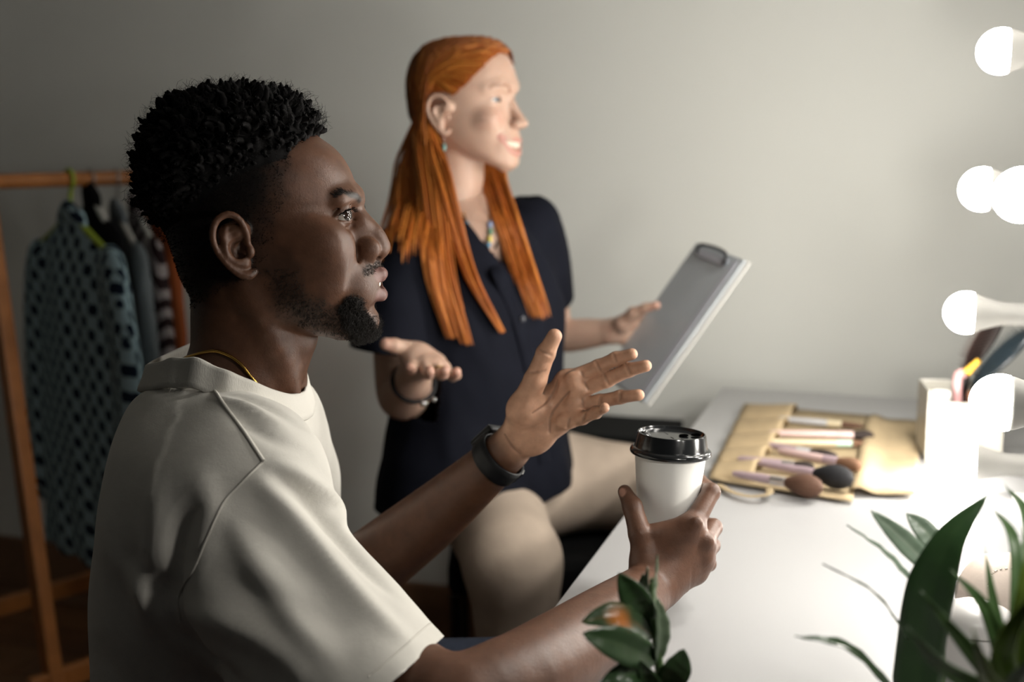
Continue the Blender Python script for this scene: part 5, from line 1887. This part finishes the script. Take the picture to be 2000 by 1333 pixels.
def hairbrush(p0, pn, p1, hw_, side, up_, mb, mbr, label, rows, blen):
    root = empty('hairbrush', p0, label, 'hairbrush', 'hairbrushes in the cream holder')
    ax_ = p1 - pn; L_ = np.linalg.norm(ax_); ax_ /= L_
    tube('handle', [p0, (p0 * .4 + pn * .6), pn], [.0065, .0075, .0085], mb, root, n=12, sides=14)
    sd = np.array(side, float); sd -= ax_ * (sd @ ax_); sd /= np.linalg.norm(sd)
    oth = np.cross(ax_, sd)
    Hs = Field(np.minimum(pn, p1) - .04, np.maximum(pn, p1) + .04, .0025)
    Hs.ell((pn + p1) / 2, (L_ / 2 + .004, hw_, .0075), np.stack([ax_, oth, sd], 1), k=.002)
    a_, b_ = Hs.mesh()
    hd = mesh_obj('head', a_, b_, mb, root)
    # bristle rows: every pin a thin tapered peg
    parts = []
    for i in range(rows):
        for j in range(-3, 4):
            t = (i + .5) / rows
            w_ = hw_ * .85 * math.sqrt(max(0, 1 - (2 * t - 1) ** 2)) * j / 3
            if abs(j) == 3 and (t < .1 or t > .9): continue
            b0 = pn + ax_ * L_ * t + oth * w_ + sd * .004
            dr_ = sd + oth * (j * .16); dr_ /= np.linalg.norm(dr_)
            parts.append(tube_geo([b0, b0 + dr_ * blen], [.0008, .0005], 5))
    v_, f_ = merge_geo(parts)
    o = mesh_obj('bristles', v_, f_, mbr, hd); o['kind'] = 'stuff'


hairbrush(hb(.055, .075, .02), P(1888, 720, 1.985), P(1962, 604, 1.945), .017, (-.62, -.55, .35), None, m_bbody, m_brist, 'dark brown hairbrush with reddish bristles standing in the holder', 17, .014)
hairbrush(hb(.075, .070, .02), P(1912, 738, 1.965), P(2012, 648, 1.915), .019, (-.30, -.55, .75), None, m_tealp, m_tbr, 'dark teal hairbrush leaning to the right in the holder', 17, .013)
pk = empty('comb', hb(.060, .050, .02), 'pink and yellow handled comb between the hairbrushes', 'comb')
tube('handle', [hb(.062, .045, .02), P(1870, 745, 1.965), P(1888, 728, 1.955)], [.006, .008, .008], m_pkh, pk, n=10, sides=12)
tube('tip', [P(1888, 728, 1.953), P(1912, 704, 1.945)], [.007, .0045], m_yel, pk, n=6, sides=12)

# ================================================================== pouch at the right edge
m_pouch = mat('beige_leather', (0.55, 0.47, 0.41), 0.55, noise=(30, .08), bump=[(200, .2, .001, (1, 1, 1))])
pb = PZ(1985, 1225, TZ) - WDIR * .012
pouch = empty('cosmetic_pouch', pb, 'small beige stitched cosmetic pouch at the right edge of the table', 'pouch')
Pf = Field(pb + np.array((-.06, -.06, 0)), pb + np.array((.08, .06, .12)), .0025)
Pf.chain([pb + np.array((-.02, 0, .034)), pb + np.array((.045, -.01, .034))], [.033, .033], k=.01)
Pf.chain([pb + np.array((-.018, 0, .060)), pb + np.array((.045, -.01, .066))], [.018, .02], k=.02)
Pf.F = np.maximum(Pf.F, (pb[2] + .002 - Pf.ax[2])[None, None, :])
a_, b_ = Pf.mesh()
pbody = mesh_obj('pouch_body', a_, b_, m_pouch, pouch)
m_thread = mat('pale_thread', (0.62, 0.56, 0.50), .8)
bvp = BVHTree.FromPolygons(a_.tolist(), [tuple(f) for f in b_.tolist()])
st = smooth_path([P(*q) for q in ((1930, 1142, 1.2), (1940, 1112, 1.2), (1962, 1090, 1.2), (1992, 1086, 1.2), (2020, 1088, 1.2))], 24)
for i in range(0, 23, 2):
    s_ = [np.array(bvp.find_nearest(Vector(q))[0]) for q in (st[i], st[i + 1])]
    tube('stitch', s_, .0009, m_thread, pbody, sides=6)
# ================================================================== plants in the foreground
def leaf_mat(name, c, c2, rough=.35):
    m = mat(name, c, rough, .45, noise=(35, .12))
    nt = m.node_tree; b = nt.nodes['Principled BSDF']
    src = b.inputs['Base Color'].links[0].from_socket
    a = nt.nodes.new('ShaderNodeAttribute'); a.attribute_name = 'tint'
    mx = nt.nodes.new('ShaderNodeMix'); mx.data_type = 'RGBA'
    nt.links.new(a.outputs['Fac'], mx.inputs['Factor'])
    nt.links.new(src, mx.inputs['A']); mx.inputs['B'].default_value = (*c2, 1)
    nt.links.new(mx.outputs['Result'], b.inputs['Base Color'])
    b.inputs['Transmission Weight'].default_value = 0.0
    return m


def leaf(pts, width, m, parent, face=(0, -1, .3), profile='oval', fold=.25, vein=.15, spot=None, nseg=16, label=None):
    """blade along pts; width in metres; face = direction its upper side looks to"""
    p = smooth_path(pts, nseg)
    t = np.linspace(0, 1, nseg)
    if profile == 'oval': w = np.sin(np.pi * np.clip(t, 0, 1) ** .85) ** .75
    elif profile == 'strap': w = np.minimum(1, t * 5 + .25) * np.clip((1 - t) * 2.2, 0, 1) ** .8
    else: w = np.minimum(1, t * 3 + .35) * (1 - t ** 1.6)
    w = np.maximum(w, .02) * width / 2
    tan = np.gradient(p, axis=0); tan /= np.linalg.norm(tan, axis=1)[:, None]
    f = np.array(face, float)
    cols = (-1, -.62, -.25, 0, .25, .62, 1)
    Vt, tint = [], []
    for i in range(nseg):
        s = np.cross(tan[i], f); s /= np.linalg.norm(s) + 1e-9
        n = np.cross(s, tan[i])
        for c in cols:
            Vt.append(p[i] + s * c * w[i] + n * (abs(c) * w[i] * fold + .0006 * math.sin(i * 1.9 + c * 3)))
            k = vein if c == 0 else 0
            if spot is not None: k = max(k, 0)
            tint.append(k)
    Ft = []
    for i in range(nseg - 1):
        for c in range(6): Ft.append((i * 7 + c, i * 7 + c + 1, i * 7 + 8 + c, i * 7 + 7 + c))
    o = mesh_obj('leaf', Vt, Ft, m, parent, label=label)
    tc = np.array(tint)
    if spot is not None:
        sp, r = spot
        tc = np.maximum(tc, 1 - sstep(r * .3, r, np.linalg.norm(np.array(Vt) - sp, axis=1)))
    set_color(o, tc[:, None])
    so = o.modifiers.new('thickness', 'SOLIDIFY'); so.thickness = .0006; so.offset = 0
    return o


m_zz = leaf_mat('dark_glossy_leaf', (0.026, 0.056, 0.020), (0.06, 0.10, 0.045), .3)
m_zzp = leaf_mat('pale_leaf_underside', (0.10, 0.145, 0.085), (0.16, 0.22, 0.12), .45)
m_zzo = leaf_mat('leaf_with_orange_spot', (0.028, 0.058, 0.020), (0.40, 0.13, 0.015), .35)
m_stem = mat('green_stem', (0.06, 0.11, 0.035), .5)
m_pot = mat('white_ceramic', (0.40, 0.39, 0.37), .3, .5)
m_soil = mat('potting_soil', (0.03, 0.02, 0.014), .95, noise=(90, .4))


def pot(parent, c, r, h):
    lathe('pot', [(.001, .001), (r * .76, .001), (r * .80, .004), (r, h - .004), (r, h), (r * .93, h), (r * .90, h - .012), (.001, h - .012)], c, m_pot, parent, sides=48)
    lathe('soil', [(.001, h - .010), (r * .86, h - .0105), (r * .89, h - .013)], c, m_soil, parent, sides=32)


YZ = .93
pc = PZ(1315, 1560, TZ)
zz = empty('potted_plant', pc, 'glossy oval-leaved potted plant in front of the man\'s wrist', 'plant')
pot(zz, pc, .045, .075)
tube('stem', [pc + np.array((0, 0, .06)), P(1297, 1380, YZ), P(1283, 1260, YZ), P(1274, 1180, YZ), P(1273, 1130, YZ)], [.0045, .0042, .0035, .0025, .0015], m_stem, zz, n=20, sides=10)
z = lambda u, v, dy=0: P(u, v, YZ + dy)
px = YZ / FPX
leaf([z(1272, 1222), z(1240, 1170, -.01), z(1208, 1120, -.012)], 62 * px, m_zz, zz, (-.1, -1, .2))
leaf([z(1280, 1245), z(1210, 1205, -.02), z(1135, 1216, -.03)], 60 * px, m_zzo, zz, (.1, -.75, .7), spot=(z(1205, 1215, -.02), .016), label='green leaf with an orange patch')
leaf([z(1285, 1292), z(1215, 1262, -.03), z(1138, 1238, -.045)], 74 * px, m_zz, zz, (-.1, -.9, .5), vein=.5)
leaf([z(1276, 1236), z(1277, 1160, .006), z(1284, 1084, .010)], 22 * px, m_zzp, zz, (.9, -.35, .1))
leaf([z(1270, 1240), z(1264, 1180, .002), z(1264, 1108, .004)], 30 * px, m_zzp, zz, (-.75, -.5, .1))
leaf([z(1262, 1250, .01), z(1252, 1190, .015), z(1256, 1120, .02)], 34 * px, m_zz, zz, (-.3, -1, .1))
leaf([z(1284, 1300), z(1292, 1235, -.008), z(1284, 1168, -.012)], 40 * px, m_zzp, zz, (.55, -.8, .1))
leaf([z(1290, 1345), z(1318, 1310, -.01), z(1336, 1268, -.012)], 66 * px, m_zz, zz, (.2, -1, .3))
leaf([z(1288, 1345), z(1230, 1322, -.03), z(1172, 1336, -.04)], 58 * px, m_zz, zz, (0, -.8, .6))
leaf([z(1296, 1385), z(1270, 1335, -.02), z(1250, 1290, -.025)], 46 * px, m_zz, zz, (-.2, -1, .2))

# strap-leaved plant at the lower right
YD = .92
m_str = leaf_mat('dark_strap_leaf', (0.020, 0.046, 0.016), (0.05, 0.09, 0.035), .32)
m_var = leaf_mat('silvery_leaf', (0.16, 0.22, 0.16), (0.32, 0.38, 0.30), .35)
pd = np.array((*P(1805, 1430, YD)[:2], TZ))
dp = empty('potted_plant', pd, 'dark plant with one broad leaf and thin pale leaves at the lower right', 'plant')
pot(dp, pd, .052, .050)
d2 = lambda u, v, dy=0: P(u, v, YD + dy)
pd_px = YD / FPX
b0 = d2(1800, 1420, .03)
leaf([d2(1780, 1420), d2(1795, 1290), d2(1815, 1160, -.01), d2(1858, 1050, -.02), d2(1930, 966, -.02)], 96 * pd_px, m_str, dp, (-.35, -1, .15), 'strap', fold=.18, nseg=24)
leaf([d2(1836, 1130, .02), d2(1770, 1062, .03), d2(1700, 997, .03)], 46 * pd_px, m_var, dp, (-.4, -1, .6), vein=.6)
leaf([d2(1850, 1095, .04), d2(1808, 1040, .05), d2(1770, 1003, .06)], 46 * pd_px, m_var, dp, (-.3, -1, .5), vein=.6)
leaf([d2(1790, 1148, .01), d2(1730, 1080, .02), d2(1654, 1026, .02)], 20 * pd_px, m_var, dp, (.4, -.6, .8), 'blade')
leaf([d2(1776, 1252, -.01), d2(1710, 1160, -.02), d2(1607, 1102, -.03)], 7 * pd_px, m_str, dp, (.4, -.6, .8), 'blade')
leaf([d2(1760, 1370, -.02), d2(1660, 1268, -.05), d2(1553, 1243, -.07)], 26 * pd_px, m_str, dp, (-.1, -.6, .9), 'strap')
for (u0, v0) in ((1836, 1130), (1850, 1095), (1790, 1148), (1776, 1252)):
    tube('stalk', [d2(u0, v0, .02), d2((u0 + 1835) / 2, (v0 + 1400) / 2, .025), d2(1840, 1420, .03)], [.0012, .0020, .0030], m_stem, dp, n=12, sides=8)

# bright green plant, nearest to the camera
YN = .80
m_lit = leaf_mat('bright_green_leaf', (0.11, 0.17, 0.022), (0.16, 0.22, 0.045), .4)
m_mid = leaf_mat('mid_green_leaf', (0.045, 0.092, 0.028), (0.08, 0.13, 0.05), .4)
pn_ = np.array((*P(2010, 1500, YN)[:2], TZ))
np_ = empty('potted_plant', pn_, 'bright green spiky plant nearest the camera in the corner', 'plant')
pot(np_, pn_, .05, .075)
n2_ = lambda u, v, dy=0: P(u, v, YN + dy)
pn_px = YN / FPX
core = n2_(1985, 1380, .02)
for (tip_, mid_, w_, mt, dy) in (((1798, 1155), (1880, 1255), 44, m_mid, -.02), ((1772, 1226), (1850, 1310), 46, m_mid, -.05), ((1855, 1112), (1930, 1200), 44, m_mid, .03),
                                 ((1922, 1062), (1945, 1200), 34, m_mid, .05), ((1938, 990), (1985, 1080), 40, m_mid, .10), ((1962, 946), (2010, 1040), 42, m_mid, .12),
                                 ((2040, 1130), (1960, 1270), 66, m_lit, -.06), ((2030, 1000), (2000, 1180), 60, m_lit, .0), ((1900, 1230), (1930, 1330), 56, m_lit, -.06),
                                 ((2060, 1260), (1990, 1330), 60, m_mid, -.08)):
    leaf([core, n2_(*mid_, dy * .6), n2_(*tip_, dy)], w_ * pn_px, mt, np_, (-.4, -1, .5), 'blade', fold=.3)
tube('stem', [pn_ + np.array((0, 0, .06)), core], [.006, .005], m_stem, np_, n=8, sides=10)

# white lidded jar behind the broad leaf
jb = PZ(1896, 1345, TZ)
cj = empty('lidded_jar', jb, 'round white lidded jar standing behind the broad dark leaf', 'jar')
m_jar = mat('white_jar', (0.46, 0.45, 0.44), .35, .5)
lathe('body', [(.001, .001), (.026, .001), (.032, .008), (.0345, .030), (.0335, .056), (.031, .060)], jb, m_jar, cj, sides=40)
lathe('lid', [(.0325, .0605), (.0345, .062), (.0345, .070), (.031, .077), (.018, .083), (.001, .085)], jb, m_jar, cj, sides=40)
# ================================================================== clothes rack on the left
m_rackw = mat('orange_brown_wood', (0.36, 0.135, 0.035), .4, .45, noise=(20, .2), bump=[(40, .1, .002, (1, 1, 8))])
ra, rb = P(-90, 357, 2.36), P(330, 345, 2.72)
rd = (rb - ra) / np.linalg.norm(rb - ra)
rp_ = np.array((rd[1], -rd[0], 0)); rp_ /= np.linalg.norm(rp_)       # to the right and the camera
rack = empty('clothes_rack', (*((ra + rb) / 2)[:2], 0), 'orange brown wooden clothes rack along the left side', 'clothes rack')
tube('rod', [ra - rd * .06, rb + rd * .05], .0150, m_rackw, rack, sides=20)
q0, q1 = P(-36, 470, 2.36), P(82, 1310, 2.22)
ld = (q0 - q1) / np.linalg.norm(q0 - q1)
foot = q1 - ld * ((q1[2] - .004) / ld[2]); head = q1 + ld * ((ra[2] + .03 - q1[2]) / ld[2])
dlt = rb - ra
RL = frame(ld, (.6, .8, 0))
for sh in (np.zeros(3), dlt):
    for sgn in (1, -1):
        f_ = foot + sh; h_ = head + sh
        if sgn < 0:
            f_ = f_ - 2 * rp_ * ((f_ - (ra + sh)) @ rp_); h_ = h_ - 2 * rp_ * ((h_ - (ra + sh)) @ rp_)
        c_ = (f_ + h_) / 2; d_ = h_ - f_
        box('leg', c_ + rd * (.02 if sgn > 0 else -.02), (np.linalg.norm(d_), .030, .030), m_rackw, rack, frame(d_, (.6, .8, 0)), .004)
lowr = q1 - ld * ((q1[2] - .235) / ld[2])
for sgn in (1, -1):
    a_, b_ = lowr, lowr + dlt
    if sgn < 0:
        a_ = a_ - 2 * rp_ * ((a_ - ra) @ rp_); b_ = b_ - 2 * rp_ * ((b_ - rb) @ rp_)
    box('lower_rail', (a_ + b_) / 2, (np.linalg.norm(dlt) + .06, .022, .040), m_rackw, rack, frame(b_ - a_), .004)


def cloth_mat(name, kind, c1, c2, scale):
    m = mat(name, c1, .85, .15, bump=[(300, .2, .001, (1, 1, 1))])
    nt = m.node_tree; b = nt.nodes['Principled BSDF']
    tc = nt.nodes.new('ShaderNodeTexCoord')
    mx = nt.nodes.new('ShaderNodeMix'); mx.data_type = 'RGBA'
    mx.inputs['A'].default_value = (*c1, 1); mx.inputs['B'].default_value = (*c2, 1)
    sep = nt.nodes.new('ShaderNodeSeparateXYZ'); nt.links.new(tc.outputs['Object'], sep.inputs[0])

    def M(op, a, bb=None, v=None):
        n = nt.nodes.new('ShaderNodeMath'); n.operation = op
        nt.links.new(a, n.inputs[0])
        if bb is not None: nt.links.new(bb, n.inputs[1])
        elif v is not None: n.inputs[1].default_value = v
        return n.outputs[0]
    if kind == 'dots':
        u = M('MULTIPLY', M('ADD', sep.outputs['Y'], M('MULTIPLY', sep.outputs['X'], v=3.6)), v=scale); w = M('MULTIPLY', sep.outputs['Z'], v=scale)
        p = M('ADD', u, w); q = M('SUBTRACT', u, w)
        fp = M('SUBTRACT', M('FRACT', p), v=.5); fq = M('SUBTRACT', M('FRACT', q), v=.5)
        d = M('ADD', M('MULTIPLY', fp, fp), M('MULTIPLY', fq, fq))
        f = M('LESS_THAN', d, v=.115)
        line = M('LESS_THAN', M('ABSOLUTE', fp), v=.05)
        f = M('MAXIMUM', f, line)
    else:
        u = M('ABSOLUTE', M('SUBTRACT', M('FRACT', M('MULTIPLY', sep.outputs['Y'], v=5.0)), v=.5))
        w = M('MULTIPLY', sep.outputs['Z'], v=scale)
        s = M('ADD', w, M('MULTIPLY', u, v=3.0))
        f = M('GREATER_THAN', M('FRACT', s), v=.5)
    nt.links.new(f, mx.inputs['Factor'])
    nt.links.new(mx.outputs['Result'], b.inputs['Base Color'])
    return m


m_blue = cloth_mat('dotted_blue_cloth', 'dots', (0.38, 0.54, 0.60), (0.010, 0.020, 0.040), 19)
m_grey = mat('grey_cloth', (0.20, 0.23, 0.25), .85, .15)
m_strp = cloth_mat('striped_cloth', 'stripes', (0.035, 0.020, 0.022), (0.42, 0.37, 0.37), 22)
m_rust = mat('rust_cloth', (0.42, 0.11, 0.035), .85, .15)
m_blk = mat('black_cloth', (0.006, 0.006, 0.007), .9, .1)
m_lime = mat('lime_plastic', (0.30, 0.40, 0.03), .4)
m_hook = mat('steel_hook', (0.45, 0.44, 0.42), .3, metal=.9)
m_whp = mat('white_plastic_hanger', (0.5, 0.5, 0.47), .4)


def garment(name, t, ang, width, length, m, label, cat, hm, hlabel, sleeve=.42, collar=True, drop=0.0):
    """shirt on a hanger: local x across the cloth, y along the shoulders, z up; t metres along the rod"""
    top = ra + rd * t
    yaw = math.atan2(rp_[1], rp_[0]) + ang
    # hanger
    hg = empty('hanger', top - np.array((0, 0, .0)), hlabel, 'hanger', 'hangers on the wooden rod')
    yd = np.array((math.cos(yaw), math.sin(yaw), 0)); xd = np.array((-yd[1], yd[0], 0))
    hk = [top + yd * (-.012) + np.array((0, 0, -.022))] + [top + yd * (.0195 * math.cos(a)) + np.array((0, 0, .0195 * math.sin(a))) for a in np.linspace(3.6, -1.2, 12)] + \
         [top + np.array((0, 0, -.045)), top + np.array((0, 0, -.075 - drop))]
    tube('hook', hk[1:], .0022 if hm is not m_lime else .0045, m_hook if hm is not m_lime else m_lime, hg, n=40, sides=8)
    neck = top + np.array((0, 0, -.075 - drop))
    tube('shoulder_bar', [neck - yd * width * .42 + np.array((0, 0, -.075)), neck - yd * width * .2 + np.array((0, 0, -.035)), neck, neck + yd * width * .2 + np.array((0, 0, -.035)), neck + yd * width * .42 + np.array((0, 0, -.075))],
         [.006, .0075, .008, .0075, .006], hm, hg, n=24, sides=10)
    # cloth
    G = Field((-.12, -width * .5 - .17, -length - .03), (.12, width * .5 + .17, .06), .0072)
    w = width / 2
    R_ = [(-length, -.050, .050, w * .98), (-length * .6, -.052, .052, w * .92), (-.30, -.05, .05, w * .90), (-.14, -.042, .042, w * .92), (-.085, -.034, .034, w * .86), (-.05, -.028, .028, w * .60), (-.020, -.024, .024, w * .32), (.0, -.022, .022, w * .20)]
    G.loft(R_, nb=2.4, nf=2.4)
    for s in (-1, 1):
        G.chain([(0, s * w * .80, -.105), (.01 * s, s * (w * .98 + .015), -.25), (.015 * s, s * (w + .030), -.12 - sleeve)], [.042, .050, .052], k=.035, n=8)
    if collar: G.chain([(0, -w * .20, -.006), (.02, 0, .012), (0, w * .20, -.006)], [.020, .022, .020], k=.012, n=8)
    gv, gf = G.mesh()
    mm_ = bpy.data.meshes.new(name); mm_.from_pydata(gv.tolist(), [], gf.tolist())
    gn = np.array([v.normal[:] for v in mm_.vertices])
    q_ = np.stack([gv[:, 0] * 8, gv[:, 1] * 17 + gv[:, 2] * 2, gv[:, 2] * 3.0], 1)
    dep = sstep(-.03, -.20, gv[:, 2]) if False else np.clip(-gv[:, 2] * 5, 0, 1)
    gv = gv + gn * (dep * .030 * (vnoise(q_, 1.0, int(t * 100)) - .5))[:, None]
    gv[:, 0] *= .36
    mm_.vertices.foreach_set('co', gv.astype(np.float32).ravel())
    mm_.shade_smooth(); mm_.materials.append(m)
    o = bpy.data.objects.new(name, mm_); COL.objects.link(o)
    o.location = neck; o.rotation_euler = (0, 0, yaw - math.pi / 2)
    tag(o, label, cat, 'clothes on the wooden rack')
    return o


garment('shirt', .286, -.12, .22, .45, m_blk, 'black garment hanging just behind the dotted shirt', 'shirt', m_whp, 'white hanger carrying the black garment', sleeve=.10, drop=-.04)
garment('shirt', .238, -.08, .42, .74, m_blue, 'light blue shirt with navy dots on the rack', 'shirt', m_lime, 'lime green hanger with the dotted shirt', sleeve=.46)
garment('shirt', .346, -.28, .33, .66, m_grey, 'plain grey shirt behind the dotted shirt', 'shirt', m_whp, 'pale hanger with the grey shirt', sleeve=.30)
garment('shirt', .390, -.32, .33, .60, m_strp, 'black and white striped shirt next to the rust one', 'shirt', m_whp, 'pale hanger with the striped shirt', sleeve=.26, drop=-.01)
garment('shirt', .432, -.36, .34, .56, m_rust, 'rust orange shirt nearest the man\'s neck', 'shirt', m_whp, 'pale hanger with the rust shirt', sleeve=.28, drop=-.03)
